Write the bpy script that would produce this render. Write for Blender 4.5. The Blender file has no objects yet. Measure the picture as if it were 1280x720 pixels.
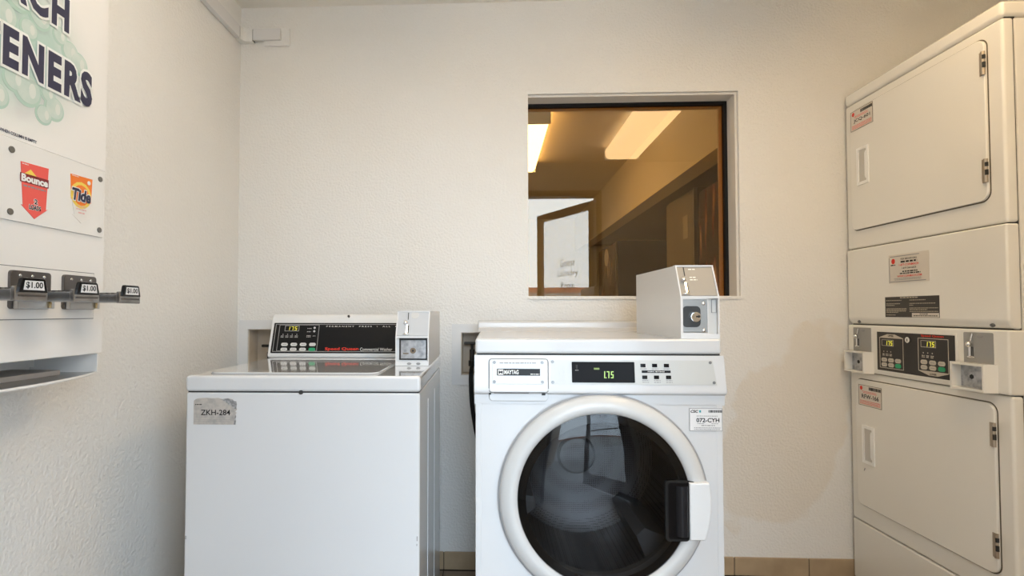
import bpy, bmesh, math, random
from mathutils import Matrix, Vector

random.seed(7)
SC = bpy.context.scene
COL = SC.collection

# ------------------------------------------------------------------ camera
F_PX, CX, CY = 660.43, 588.21, 371.61
YAW, PITCH, ROLL = -0.0411, 0.0277, 0.0002
cam_d = bpy.data.cameras.new('camera')
cam = bpy.data.objects.new('camera', cam_d)
COL.objects.link(cam)
cam_d.sensor_width = 36.0
cam_d.lens = F_PX / 1280 * 36
cam_d.shift_x = (640 - CX) / 1280
cam_d.shift_y = (CY - 360) / 1280
cam_d.clip_start = 0.02
fwd = Vector((math.sin(YAW) * math.cos(PITCH), math.cos(YAW) * math.cos(PITCH), math.sin(PITCH)))
right = fwd.cross(Vector((0, 0, 1))).normalized()
up = right.cross(fwd)
cr, sr = math.cos(ROLL), math.sin(ROLL)
r2, u2 = right * cr + up * sr, up * cr - right * sr
cam.matrix_world = Matrix(((r2.x, u2.x, -fwd.x, 0), (r2.y, u2.y, -fwd.y, -2.2624), (r2.z, u2.z, -fwd.z, 1.0882), (0, 0, 0, 1)))
SC.camera = cam

# ------------------------------------------------------------------ world, exposure
SKY_STRENGTH = 10.4
LAMP_STRENGTH = 9.0
HALL_LAMP_STRENGTH = 7.5
w = bpy.data.worlds.new('overcast_sky')
SC.world = w
w.use_nodes = True
bg = w.node_tree.nodes['Background']
bg.inputs[0].default_value = (0.72, 0.865, 1.0, 1)
bg.inputs[1].default_value = SKY_STRENGTH
vs = SC.view_settings
vs.view_transform = 'Standard'
vs.look = 'None'
vs.exposure = 0.17
vs.gamma = 1.0
vs.use_curve_mapping = False
SC.cycles.use_denoising = True
SC.cycles.max_bounces = 12
SC.cycles.diffuse_bounces = 6
SC.cycles.transparent_max_bounces = 24
SC.cycles.sample_clamp_indirect = 6.0
# portal: only guides sampling of the sky through the open doorway, gives no light itself
pd = bpy.data.lights.new('doorway_portal', 'AREA')
pd.shape = 'RECTANGLE'
pd.size, pd.size_y = 1.12, 2.18
pd.cycles.is_portal = True
po = bpy.data.objects.new('doorway_portal', pd)
COL.objects.link(po)
po.location = (0.42, -2.43, 1.09)
po.rotation_euler = (math.radians(90), 0, math.radians(180))
po.rotation_euler = Vector((0, 1, 0)).to_track_quat('-Z', 'Z').to_euler()

# ------------------------------------------------------------------ materials
MATS = {}
def mat(name, col, rough=0.5, metal=0.0, bump=None, mottle=None, coat=0.0, emit=None, spec=0.5):
    """procedural principled material; bump=(scale, strength, detail), mottle=(scale, amount, other colour)"""
    if name in MATS: return MATS[name]
    m = bpy.data.materials.new(name)
    m.use_nodes = True
    nt = m.node_tree
    b = nt.nodes['Principled BSDF']
    b.inputs['Base Color'].default_value = (*col, 1)
    b.inputs['Roughness'].default_value = rough
    b.inputs['Metallic'].default_value = metal
    b.inputs['Coat Weight'].default_value = coat
    b.inputs['Coat Roughness'].default_value = 0.06
    b.inputs['Specular IOR Level'].default_value = spec
    tc = nt.nodes.new('ShaderNodeTexCoord')
    if mottle:
        n = nt.nodes.new('ShaderNodeTexNoise')
        n.inputs['Scale'].default_value = mottle[0]
        n.inputs['Detail'].default_value = 5
        nt.links.new(tc.outputs['Object'], n.inputs['Vector'])
        rmp = nt.nodes.new('ShaderNodeMapRange')
        rmp.inputs[1].default_value, rmp.inputs[2].default_value = 0.42, 0.72
        rmp.inputs[4].default_value = mottle[1]
        nt.links.new(n.outputs['Fac'], rmp.inputs[0])
        mx = nt.nodes.new('ShaderNodeMix'); mx.data_type = 'RGBA'
        mx.inputs[6].default_value = (*col, 1)
        mx.inputs[7].default_value = (*mottle[2], 1)
        nt.links.new(rmp.outputs[0], mx.inputs[0])
        nt.links.new(mx.outputs[2], b.inputs['Base Color'])
    if bump:
        n = nt.nodes.new('ShaderNodeTexNoise')
        n.inputs['Scale'].default_value = bump[0]
        n.inputs['Detail'].default_value = bump[2] if len(bump) > 2 else 3
        nt.links.new(tc.outputs['Object'], n.inputs['Vector'])
        bp = nt.nodes.new('ShaderNodeBump')
        bp.inputs['Strength'].default_value = bump[1]
        bp.inputs['Distance'].default_value = 0.004
        nt.links.new(n.outputs['Fac'], bp.inputs['Height'])
        nt.links.new(bp.outputs['Normal'], b.inputs['Normal'])
    if emit:
        b.inputs['Emission Color'].default_value = (*emit[0], 1)
        b.inputs['Emission Strength'].default_value = emit[1]
    MATS[name] = m
    return m

def glass(name, tint, ior=1.5, rough=0.0):
    m = bpy.data.materials.new(name); m.use_nodes = True
    nt = m.node_tree; nt.nodes.clear()
    out = nt.nodes.new('ShaderNodeOutputMaterial')
    tr = nt.nodes.new('ShaderNodeBsdfTransparent'); tr.inputs[0].default_value = (*tint, 1)
    gl = nt.nodes.new('ShaderNodeBsdfGlossy'); gl.inputs['Roughness'].default_value = rough
    fr = nt.nodes.new('ShaderNodeFresnel'); fr.inputs['IOR'].default_value = ior
    # same reflectance on both sides of the pane: feed the outward-facing normal
    ge = nt.nodes.new('ShaderNodeNewGeometry')
    mx = nt.nodes.new('ShaderNodeMixShader')
    io = nt.nodes.new('ShaderNodeMix'); io.data_type = 'FLOAT'
    io.inputs[2].default_value = ior; io.inputs[3].default_value = 1.0 / ior
    nt.links.new(ge.outputs['Backfacing'], io.inputs[0])
    nt.links.new(io.outputs[0], fr.inputs['IOR'])
    nt.links.new(fr.outputs[0], mx.inputs[0])
    nt.links.new(tr.outputs[0], mx.inputs[1]); nt.links.new(gl.outputs[0], mx.inputs[2])
    nt.links.new(mx.outputs[0], out.inputs[0])
    MATS[name] = m
    return m

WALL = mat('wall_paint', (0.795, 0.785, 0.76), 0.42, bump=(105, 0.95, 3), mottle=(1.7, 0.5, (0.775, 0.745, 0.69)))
CEIL = mat('ceiling_paint', (0.82, 0.79, 0.73), 0.7, bump=(110, 0.3, 3))
ENAMEL = mat('white_enamel', (0.665, 0.675, 0.69), 0.22, coat=0.5)
ENAMEL_F = mat('white_enamel_front_loader', (0.64, 0.645, 0.655), 0.22, coat=0.4)
ENAMEL_TOP = mat('glossy_top_enamel', (0.665, 0.675, 0.69), 0.12, coat=1.0)
PLASTIC_W = mat('white_plastic', (0.72, 0.725, 0.73), 0.35)
PLASTIC_G = mat('light_grey_plastic', (0.585, 0.585, 0.58), 0.28)
ALMOND = mat('almond_enamel', (0.80, 0.78, 0.725), 0.22, coat=0.4)
VEND = mat('vending_enamel', (0.80, 0.785, 0.76), 0.33)
SEAM = mat('dark_seam', (0.03, 0.03, 0.03), 0.7)
BLACK = mat('black_print', (0.010, 0.010, 0.011), 0.35, spec=0.2)
BLACKP = mat('black_plastic', (0.010, 0.010, 0.011), 0.1, spec=0.3)
RUBBER = mat('black_rubber', (0.010, 0.010, 0.010), 0.6, spec=0.2)
STEEL = mat('brushed_steel', (0.55, 0.55, 0.55), 0.32, 1.0, bump=(220, 0.05))
CHROME = mat('chrome', (0.75, 0.75, 0.75), 0.12, 1.0)
SATIN = mat('satin_grey_plate', (0.50, 0.52, 0.55), 0.5, 0.2)
GREYPLATE = mat('grey_lever_plate', (0.34, 0.34, 0.33), 0.4, 0.4)
GALV = mat('galvanised_metal', (0.5, 0.51, 0.53), 0.35, 0.8, mottle=(60, 0.9, (0.25, 0.26, 0.28)))
SILVER = mat('silver_panel', (0.53, 0.53, 0.51), 0.4, 0.15)
BADGE = mat('badge_silver', (0.66, 0.67, 0.68), 0.4, 0.1, mottle=(40, 0.5, (0.5, 0.5, 0.5)))
DISPLAY = mat('display_black', (0.008, 0.007, 0.007), 0.06, spec=0.04)
RED = mat('red_print', (0.72, 0.035, 0.015), 0.45)
CORAL = mat('coral_print', (0.80, 0.11, 0.09), 0.4)
ORANGE = mat('orange_print', (0.85, 0.20, 0.02), 0.4)
YELLOW = mat('yellow_print', (0.85, 0.62, 0.10), 0.4)
NAVY = mat('navy_print', (0.035, 0.035, 0.075), 0.4)
WHITE = mat('white_print', (0.80, 0.80, 0.78), 0.45)
GREYPR = mat('grey_print', (0.30, 0.30, 0.30), 0.5)
LGREYPR = mat('light_grey_print', (0.55, 0.55, 0.54), 0.5)
GREEN = mat('green_button', (0.02, 0.36, 0.16), 0.4)
BTN = mat('button_white', (0.62, 0.62, 0.62), 0.4)
STICK = mat('worn_sticker', (0.50, 0.46, 0.42), 0.5, mottle=(55, 0.8, (0.30, 0.29, 0.28)))
STICKW = mat('white_sticker', (0.74, 0.73, 0.73), 0.4)
STICKC = mat('cream_sticker', (0.66, 0.61, 0.54), 0.45)
DIGIT = mat('lit_digit', (0.1, 0.1, 0.02), 0.4, emit=((0.95, 0.85, 0.08), 0.9))
DIGITG = mat('lit_digit_green', (0.1, 0.1, 0.02), 0.4, emit=((0.55, 0.90, 0.25), 0.9))
BEIGE = mat('beige_recess', (0.60, 0.52, 0.42), 0.5, mottle=(14, 0.7, (0.46, 0.39, 0.30)))
FLTILE = mat('floor_tile', (0.26, 0.20, 0.145), 0.28, mottle=(6, 0.8, (0.20, 0.15, 0.10)))
BBTILE = mat('base_tile', (0.42, 0.315, 0.20), 0.4, mottle=(9, 0.8, (0.32, 0.235, 0.145)), bump=(60, 0.3))
GROUT = mat('grout', (0.07, 0.05, 0.035), 0.8)
HALLW = mat('hall_paint', (0.72, 0.62, 0.46), 0.6, bump=(100, 0.3))
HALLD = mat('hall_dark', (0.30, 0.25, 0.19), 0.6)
BRONZE = mat('bronze_frame', (0.11, 0.060, 0.030), 0.4, 0.3)
ALU = mat('grey_window_trim', (0.72, 0.70, 0.66), 0.5)
CONC = mat('outdoor_concrete', (0.42, 0.42, 0.42), 0.9, mottle=(0.6, 0.5, (0.34, 0.34, 0.34)))
BRICKR = mat('terracotta', (0.42, 0.15, 0.09), 0.8)
WINGLASS = glass('bronze_tinted_glass', (0.86, 0.69, 0.45), 1.68)
DOORGLASS = glass('door_glass', (0.94, 0.95, 0.96), 1.5)
PORTGLASS = glass('dark_porthole_glass', (0.46, 0.46, 0.465), 1.38)
BOWLGLASS = glass('bowl_glass', (0.86, 0.87, 0.88), 1.16)
DRUM = mat('drum_steel', (0.22, 0.22, 0.23), 0.42, 0.9)
LAMPM = mat('lamp_lens', (0.9, 0.88, 0.8), 0.4, emit=((1.0, 0.71, 0.39), LAMP_STRENGTH))
FILL_LAMPM = mat('added_fill_lens', (0.9, 0.88, 0.8), 0.4, emit=((1.0, 0.89, 0.74), 4.6))  # lens of the added fill fixture
HLAMPM = mat('hall_lamp_lens', (0.9, 0.88, 0.8), 0.4, emit=((1.0, 0.86, 0.62), HALL_LAMP_STRENGTH))

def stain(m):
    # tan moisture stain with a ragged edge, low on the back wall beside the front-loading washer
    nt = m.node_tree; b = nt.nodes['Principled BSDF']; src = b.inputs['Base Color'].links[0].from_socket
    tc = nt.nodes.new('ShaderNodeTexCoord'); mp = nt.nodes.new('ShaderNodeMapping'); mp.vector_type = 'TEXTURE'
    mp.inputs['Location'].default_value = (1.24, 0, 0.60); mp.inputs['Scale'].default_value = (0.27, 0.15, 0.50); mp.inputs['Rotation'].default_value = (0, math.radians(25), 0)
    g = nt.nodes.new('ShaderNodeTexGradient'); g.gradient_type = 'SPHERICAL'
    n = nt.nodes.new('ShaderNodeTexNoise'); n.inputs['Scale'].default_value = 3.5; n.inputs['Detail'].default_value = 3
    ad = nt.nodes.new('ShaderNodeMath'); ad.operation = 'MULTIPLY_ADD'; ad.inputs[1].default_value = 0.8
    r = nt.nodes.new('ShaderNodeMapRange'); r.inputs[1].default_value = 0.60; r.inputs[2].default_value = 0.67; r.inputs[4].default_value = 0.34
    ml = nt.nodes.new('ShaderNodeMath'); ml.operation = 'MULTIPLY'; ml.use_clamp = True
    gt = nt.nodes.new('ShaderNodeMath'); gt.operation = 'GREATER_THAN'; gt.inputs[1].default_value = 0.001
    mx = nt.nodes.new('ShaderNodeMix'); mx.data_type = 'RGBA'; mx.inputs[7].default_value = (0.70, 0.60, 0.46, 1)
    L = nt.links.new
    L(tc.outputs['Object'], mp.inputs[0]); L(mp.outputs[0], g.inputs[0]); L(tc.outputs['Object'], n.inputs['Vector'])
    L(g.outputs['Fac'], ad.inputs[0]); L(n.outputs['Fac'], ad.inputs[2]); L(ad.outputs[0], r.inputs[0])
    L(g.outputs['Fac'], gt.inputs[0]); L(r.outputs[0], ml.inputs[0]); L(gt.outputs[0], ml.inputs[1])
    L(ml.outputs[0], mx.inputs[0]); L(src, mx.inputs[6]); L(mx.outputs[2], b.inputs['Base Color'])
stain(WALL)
def perforate(m):
    nt = m.node_tree; b = nt.nodes['Principled BSDF']
    tc = nt.nodes.new('ShaderNodeTexCoord')
    v = nt.nodes.new('ShaderNodeTexVoronoi'); v.inputs['Scale'].default_value = 150; v.inputs['Randomness'].default_value = 0.1
    nt.links.new(tc.outputs['Object'], v.inputs['Vector'])
    r = nt.nodes.new('ShaderNodeMapRange'); r.inputs[1].default_value = 0.30; r.inputs[2].default_value = 0.36
    nt.links.new(v.outputs['Distance'], r.inputs[0])
    mx = nt.nodes.new('ShaderNodeMix'); mx.data_type = 'RGBA'
    mx.inputs[6].default_value = (0.03, 0.03, 0.03, 1); mx.inputs[7].default_value = (0.22, 0.22, 0.23, 1)
    nt.links.new(r.outputs[0], mx.inputs[0]); nt.links.new(mx.outputs[2], b.inputs['Base Color'])
perforate(DRUM)

# ------------------------------------------------------------------ mesh helpers
class B:
    """collects shapes of one part"""
    def __init__(s): s.bm = bmesh.new()
    def box(s, x0, x1, y0, y1, z0, z1, bev=0.0, seg=2):
        t = bmesh.new()
        bmesh.ops.create_cube(t, size=1)
        for v in t.verts:
            v.co = Vector(((x0 + x1) / 2 + v.co.x * (x1 - x0), (y0 + y1) / 2 + v.co.y * (y1 - y0), (z0 + z1) / 2 + v.co.z * (z1 - z0)))
        if bev: bmesh.ops.bevel(t, geom=t.edges[:], offset=bev, segments=seg, profile=0.5, affect='EDGES', clamp_overlap=True)
        s.merge(t); return s
    def prism(s, pts, y0, y1, bev=0.0, seg=2):
        """polygon in x,z extruded along y; bev rounds the edges of the y0 side"""
        t = bmesh.new()
        vs_ = [t.verts.new((x, y0, z)) for x, z in pts]
        f = t.faces.new(vs_)
        r = bmesh.ops.extrude_face_region(t, geom=[f])
        for v in [g for g in r['geom'] if isinstance(g, bmesh.types.BMVert)]: v.co.y = y1
        bmesh.ops.recalc_face_normals(t, faces=t.faces)
        if bev:
            es = [e for e in t.edges if abs(e.verts[0].co.y - y0) < 1e-6 and abs(e.verts[1].co.y - y0) < 1e-6]
            bmesh.ops.bevel(t, geom=es, offset=bev, segments=seg, profile=0.5, affect='EDGES', clamp_overlap=True)
        s.merge(t); return s
    def xprism(s, pts, x0, x1, bev=0.0, seg=2):
        """polygon in y,z extruded along x"""
        t = bmesh.new()
        vs_ = [t.verts.new((x0, y, z)) for y, z in pts]
        f = t.faces.new(vs_)
        r = bmesh.ops.extrude_face_region(t, geom=[f])
        for v in [g for g in r['geom'] if isinstance(g, bmesh.types.BMVert)]: v.co.x = x1
        bmesh.ops.recalc_face_normals(t, faces=t.faces)
        if bev: bmesh.ops.bevel(t, geom=t.edges[:], offset=bev, segments=seg, profile=0.5, affect='EDGES', clamp_overlap=True)
        s.merge(t); return s
    def zprism(s, pts, z0, z1, bev=0.0, seg=2):
        t = bmesh.new()
        vs_ = [t.verts.new((x, y, z0)) for x, y in pts]
        f = t.faces.new(vs_)
        r = bmesh.ops.extrude_face_region(t, geom=[f])
        for v in [g for g in r['geom'] if isinstance(g, bmesh.types.BMVert)]: v.co.z = z1
        bmesh.ops.recalc_face_normals(t, faces=t.faces)
        if bev: bmesh.ops.bevel(t, geom=t.edges[:], offset=bev, segments=seg, profile=0.5, affect='EDGES', clamp_overlap=True)
        s.merge(t); return s
    def cyl(s, c, axis, r, l, seg=16, r2=None, bev=0.0):
        t = bmesh.new()
        bmesh.ops.create_cone(t, cap_ends=True, segments=seg, radius1=r, radius2=r if r2 is None else r2, depth=l)
        if bev:
            es = [e for e in t.edges if abs(e.verts[0].co.z - e.verts[1].co.z) < 1e-6]
            bmesh.ops.bevel(t, geom=es, offset=bev, segments=2, profile=0.5, affect='EDGES', clamp_overlap=True)
        m = Vector(axis).to_track_quat('Z', 'Y').to_matrix().to_4x4(); m.translation = Vector(c)
        bmesh.ops.transform(t, matrix=m, verts=t.verts); s.merge(t); return s
    def ball(s, c, r, sx=1, sy=1, sz=1, seg=12):
        t = bmesh.new()
        bmesh.ops.create_uvsphere(t, u_segments=seg, v_segments=seg // 2 + 1, radius=r)
        for v in t.verts: v.co = Vector((c[0] + v.co.x * sx, c[1] + v.co.y * sy, c[2] + v.co.z * sz))
        s.merge(t); return s
    def tube(s, path, r, seg=10):
        t = bmesh.new(); P = [Vector(p) for p in path]; rings = []
        for i, p in enumerate(P):
            d = (P[min(i + 1, len(P) - 1)] - P[max(i - 1, 0)]).normalized()
            a = d.cross(Vector((0.31, 0.9, 0.23))).normalized(); b = d.cross(a)
            rings.append([t.verts.new(p + (a * math.cos(k * 2 * math.pi / seg) + b * math.sin(k * 2 * math.pi / seg)) * r) for k in range(seg)])
        for i in range(len(rings) - 1):
            for k in range(seg): t.faces.new((rings[i][k], rings[i][(k + 1) % seg], rings[i + 1][(k + 1) % seg], rings[i + 1][k]))
        t.faces.new(rings[0][::-1]); t.faces.new(rings[-1])
        bmesh.ops.recalc_face_normals(t, faces=t.faces); s.merge(t); return s
    def lathe(s, prof, c, seg=64, close=False):
        """profile (r, y) turned about the y axis through c=(x, z)"""
        t = bmesh.new(); rings = []
        for r, y in prof:
            if r < 1e-6: rings.append([t.verts.new((c[0], y, c[1]))])
            else: rings.append([t.verts.new((c[0] + r * math.cos(k * 2 * math.pi / seg), y, c[1] + r * math.sin(k * 2 * math.pi / seg))) for k in range(seg)])
        n = len(rings)
        for i in range(n if close else n - 1):
            a, b = rings[i], rings[(i + 1) % n]
            for k in range(seg):
                k2 = (k + 1) % seg
                q = [a[k % len(a)], a[k2 % len(a)], b[k2 % len(b)], b[k % len(b)]]
                u = []
                for v in q:
                    if v not in u: u.append(v)
                if len(u) > 2: t.faces.new(u)
        bmesh.ops.recalc_face_normals(t, faces=t.faces); s.merge(t); return s
    def merge(s, t):
        me = bpy.data.meshes.new('tmp'); t.to_mesh(me); t.free(); s.bm.from_mesh(me); bpy.data.meshes.remove(me)
    def xf(s, m): bmesh.ops.transform(s.bm, matrix=m, verts=s.bm.verts); return s
    def mesh(s, name):
        me = bpy.data.meshes.new(name); s.bm.to_mesh(me); s.bm.free(); return me

def link(name, me, m, parent=None, smooth=True, wn=False, loc=None):
    if m and not me.materials: me.materials.append(m)
    if smooth:
        me.shade_smooth(); me.set_sharp_from_angle(angle=math.radians(40))
    o = bpy.data.objects.new(name, me); COL.objects.link(o)
    if parent: o.parent = parent
    if loc: o.location = loc
    if wn:
        md = o.modifiers.new('weighted_normal', 'WEIGHTED_NORMAL'); md.keep_sharp = True; md.weight = 80
    return o
def part(name, b, m, parent, wn=True): return link(name, b.mesh(name), m, parent, wn=wn)
def rr(x0, x1, z0, z1, r, n=5):
    """rounded rectangle outline"""
    out = []
    for cx, cz, a0 in ((x1 - r, z1 - r, 0), (x0 + r, z1 - r, 90), (x0 + r, z0 + r, 180), (x1 - r, z0 + r, 270)):
        for k in range(n + 1):
            a = math.radians(a0 + 90 * k / n); out.append((cx + r * math.cos(a), cz + r * math.sin(a)))
    return out
def thing(name, label, cat, loc=(0, 0, 0), rz=0.0, group=None, kind=None):
    o = bpy.data.objects.new(name, None); COL.objects.link(o)
    o.empty_display_size = 0.05
    o.location = loc; o.rotation_euler = (0, 0, rz)
    if kind: o['kind'] = kind
    else: o['category'] = cat
    if label: o['label'] = label
    if group: o['group'] = group
    return o
def struct(name, b, m, label=None, wn=False):
    o = link(name, b.mesh(name), m, None, wn=wn); o['kind'] = 'structure'
    if label: o['label'] = label
    return o

def text(s, x0, x1, z0, z1, y, m, parent, bold=0.0, shear=0.0, xf=None, name='lettering', spacing=1.0, outline=None):
    """flat lettering fitted to the box x0..x1, z0..z1 on the plane y (reads from -y)"""
    def geo(off):
        cu = bpy.data.curves.new('t', 'FONT'); cu.body = s; cu.resolution_u = 3; cu.offset = off; cu.space_character = spacing
        cu.fill_mode = 'FRONT'
        if shear: cu.shear = shear
        o = bpy.data.objects.new('t', cu)
        me = bpy.data.meshes.new_from_object(o)
        bpy.data.objects.remove(o); bpy.data.curves.remove(cu)
        return me
    base = geo(bold)
    xs = [v.co.x for v in base.vertices]; ys = [v.co.y for v in base.vertices]
    ax, bx_, ay, by = min(xs), max(xs), min(ys), max(ys)
    def place(me, yy):
        for v in me.vertices:
            p = Vector((x0 + (v.co.x - ax) / (bx_ - ax) * (x1 - x0), yy, z0 + (v.co.y - ay) / (by - ay) * (z1 - z0)))
            v.co = xf @ p if xf else p
    if outline:
        me2 = geo(bold + outline[0]); place(me2, y + 0.0004); me2.materials.clear()
        link(name + '_outline', me2, outline[1], parent, smooth=False)
    place(base, y); base.materials.clear()
    return link(name, base, m, parent, smooth=False)

SEGS = {'1': 'bc', '7': 'abc', '5': 'afgcd', '0': 'abcdef'}
def digits(s, x0, x1, z0, z1, y, m, parent, xf=None, slant=0.12, dot=True):
    """seven-segment figures, e.g. 175 with a point after the first"""
    b = B(); n = len(s); pitch = (x1 - x0) / n; wd = pitch * 0.62; h = z1 - z0; t = h * 0.13
    for i, ch in enumerate(s):
        ox = x0 + i * pitch
        rects = {'a': (0, wd, h - t, h), 'd': (0, wd, 0, t), 'g': (0, wd, h / 2 - t / 2, h / 2 + t / 2),
                 'f': (0, t, h / 2, h), 'b': (wd - t, wd, h / 2, h), 'e': (0, t, 0, h / 2), 'c': (wd - t, wd, 0, h / 2)}
        for k in SEGS[ch]:
            a, c, d, e = rects[k]
            b.prism([(ox + a + d * slant, z0 + d), (ox + c + d * slant, z0 + d), (ox + c + e * slant, z0 + e), (ox + a + e * slant, z0 + e)], y - 0.0003, y)
    if dot: b.box(x0 + pitch * 0.74, x0 + pitch * 0.74 + t, y - 0.0003, y, z0, z0 + t)
    if xf: b.xf(xf)
    return part('digit_readout', b, m, parent, wn=False)

def bars(rows, y, m, parent, xf=None, name='fine_print'):
    """lines of print too small to read: rows of (x0, x1, z, height) broken into word-long dashes"""
    b = B()
    for x0, x1, z, h in rows:
        x = x0
        while x < x1:
            l = random.uniform(1.2, 4.0) * h
            b.box(x, min(x + l, x1), y - 0.0002, y, z, z + h); x += l + h * 0.7
    if xf: b.xf(xf)
    o = part(name, b, m, parent, wn=False); o['kind'] = 'stuff'
    return o
def frame2d(b, x0, x1, z0, z1, t, y0, y1):
    b.box(x0, x1, y0, y1, z0, z0 + t); b.box(x0, x1, y0, y1, z1 - t, z1)
    b.box(x0, x0 + t, y0, y1, z0 + t, z1 - t); b.box(x1 - t, x1, y0, y1, z0 + t, z1 - t)
    return b

def wall_with_holes(b, x0, x1, z0, z1, y0, y1, holes):
    """slab in the x,z plane between y0 and y1 with rectangular holes (hx0, hx1, hz0, hz1)"""
    xs = sorted({x0, x1, *[h[0] for h in holes], *[h[1] for h in holes]}); zs = sorted({z0, z1, *[h[2] for h in holes], *[h[3] for h in holes]})
    t = bmesh.new()
    solid = {}
    for i in range(len(xs) - 1):
        for k in range(len(zs) - 1):
            mx, mz = (xs[i] + xs[i + 1]) / 2, (zs[k] + zs[k + 1]) / 2
            solid[i, k] = not any(h[0] < mx < h[1] and h[2] < mz < h[3] for h in holes)
    def q(*c): t.faces.new([t.verts.new(p) for p in c])
    for (i, k), sld in solid.items():
        if not sld: continue
        a, c, d, e = xs[i], xs[i + 1], zs[k], zs[k + 1]
        q((a, y0, d), (c, y0, d), (c, y0, e), (a, y0, e)); q((a, y1, d), (a, y1, e), (c, y1, e), (c, y1, d))
        if not solid.get((i - 1, k)): q((a, y0, d), (a, y0, e), (a, y1, e), (a, y1, d))
        if not solid.get((i + 1, k)): q((c, y0, d), (c, y1, d), (c, y1, e), (c, y0, e))
        if not solid.get((i, k - 1)): q((a, y0, d), (a, y1, d), (c, y1, d), (c, y0, d))
        if not solid.get((i, k + 1)): q((a, y0, e), (c, y0, e), (c, y1, e), (a, y1, e))
    bmesh.ops.remove_doubles(t, verts=t.verts, dist=1e-5)
    bmesh.ops.recalc_face_normals(t, faces=t.faces)
    b.merge(t); return b

# ================================================================== THE ROOM
XL, XR, YF, ZC = -1.1107, 2.23, -2.30, 2.4333
WX0, WX1, WZ0, WZ1 = 0.1544, 1.0427, 1.1535, 2.0275
HOLE_R = (-0.135, 0.045, 0.818, 1.002)
HOLE_L = (-1.0625, -0.88, 0.82, 1.0146)
TH = 0.14
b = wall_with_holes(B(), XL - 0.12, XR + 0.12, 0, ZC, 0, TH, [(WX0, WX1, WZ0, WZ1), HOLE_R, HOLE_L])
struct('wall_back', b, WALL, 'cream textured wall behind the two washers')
struct('wall_left', B().box(XL - 0.12, XL, YF - 0.12, 0, 0, ZC), WALL, 'cream textured wall behind the vending machine')
struct('wall_right', B().box(XR, XR + 0.12, YF - 0.12, 0, 0, ZC), WALL)
DX0, DX1, DZ = -0.14, 0.98, 2.18
b = wall_with_holes(B(), XL, XR, 0, ZC, YF - 0.12, YF, [(DX0, DX1, 0, DZ)])
struct('wall_front', b, WALL)
struct('ceiling', B().box(XL - 0.12, XR + 0.12, YF - 0.12, TH, ZC, ZC + 0.1), CEIL)
fl = struct('floor', B().box(XL - 0.12, XR + 0.12, YF - 0.12, TH, -0.10, -0.004), GROUT, 'brown square floor tiles')
TS = 0.3009
tile_me = B().box(0.002, TS - 0.002, 0.002, TS - 0.002, -0.01, 0, 0.0012, 1).mesh('tile'); tile_me.materials.append(FLTILE)
x = 0.998 - 8 * TS
while x < XR + 0.01:
    y = -0.012 - TS
    while y > YF - 0.4:
        if x > XL - 0.31: link('tile', tile_me, None, fl, smooth=False, loc=(x, y, 0))
        y -= TS
    x += TS
# skirting of cut tiles
bt_me = B().box(0.0015, TS - 0.0015, -0.009, 0, 0.0, 0.0735, 0.002, 1).mesh('tile'); bt_me.materials.append(BBTILE)
for nm, org, rz, n0, n1 in (('baseboard_back', (0.998, -0.0005, 0.0015), 0, -7, 4), ('baseboard_left', (XL + 0.0005, -0.012, 0.0015), math.pi / 2, -7, -1), ('baseboard_right', (XR - 0.0005, -0.012, 0.0015), -math.pi / 2, 0, 7)):
    L0, L1 = (XL if rz == 0 else n0 * TS), (XR if rz == 0 else n1 * TS)
    if rz == 0: bk = B().box(XL + 0.003, XR - 0.003, -0.006, -0.0002, 0.001, 0.072)
    elif rz > 0: bk = B().box(XL + 0.0002, XL + 0.006, YF + 0.003, -0.003, 0.001, 0.072)
    else: bk = B().box(XR - 0.006, XR - 0.0002, YF + 0.003, -0.003, 0.001, 0.072)
    base = struct(nm, bk, GROUT, 'brown tile skirting' + {0: ' below the window wall', 1: ' below the left wall', -1: ' below the right wall'}[0 if rz == 0 else (1 if rz > 0 else -1)])
    for k in range(n0, n1 + 1):
        o = link('tile', bt_me, None, base, smooth=False)
        o.location = Vector(org) + Vector((math.cos(rz) * k * TS, math.sin(rz) * k * TS, 0)); o.rotation_euler = (0, 0, rz)

# ---- window in the back wall: reveal trim, black seal, tinted pane
GY = 0.10
win = thing('window_1', 'bronze tinted fixed window in cream wall', None, kind='structure')
b = B()
b.box(WX0 + 0.0005, WX1 - 0.0105, 0.012, GY + 0.03, WZ1 - 0.0105, WZ1 - 0.0005).box(WX1 - 0.0105, WX1 - 0.0005, 0.012, GY + 0.03, WZ0 + 0.0005, WZ1 - 0.0005)
part('window_frame', b, ALU, win)
b = B().box(WX0 + 0.001, WX1 - 0.0105, GY - 0.016, GY + 0.012, WZ1 - 0.0235, WZ1 - 0.0105).box(WX1 - 0.0235, WX1 - 0.0105, GY - 0.016, GY + 0.012, WZ0 + 0.001, WZ1 - 0.0235)
part('seal', b, RUBBER, win)
b = B().box(WX0 + 0.001, WX1 - 0.0235, GY + 0.008, GY + 0.02, WZ1 - 0.033, WZ1 - 0.0235).box(WX1 - 0.0375, WX1 - 0.0235, GY + 0.008, GY + 0.02, WZ0 + 0.001, WZ1 - 0.033)
part('stop_bead', b, mat('tan_bead', (0.52, 0.40, 0.24), 0.5), win)
part('pane', B().box(WX0 + 0.0005, WX1 - 0.02, GY, GY + 0.003, WZ0 + 0.0005, WZ1 - 0.02), WINGLASS, win, wn=False)
sill = B().box(WX0 - 0.004, WX1 + 0.006, -0.006, 0.012, WZ0 - 0.012, WZ0 + 0.002, 0.002)
part('sill', sill, WALL, win)

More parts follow.
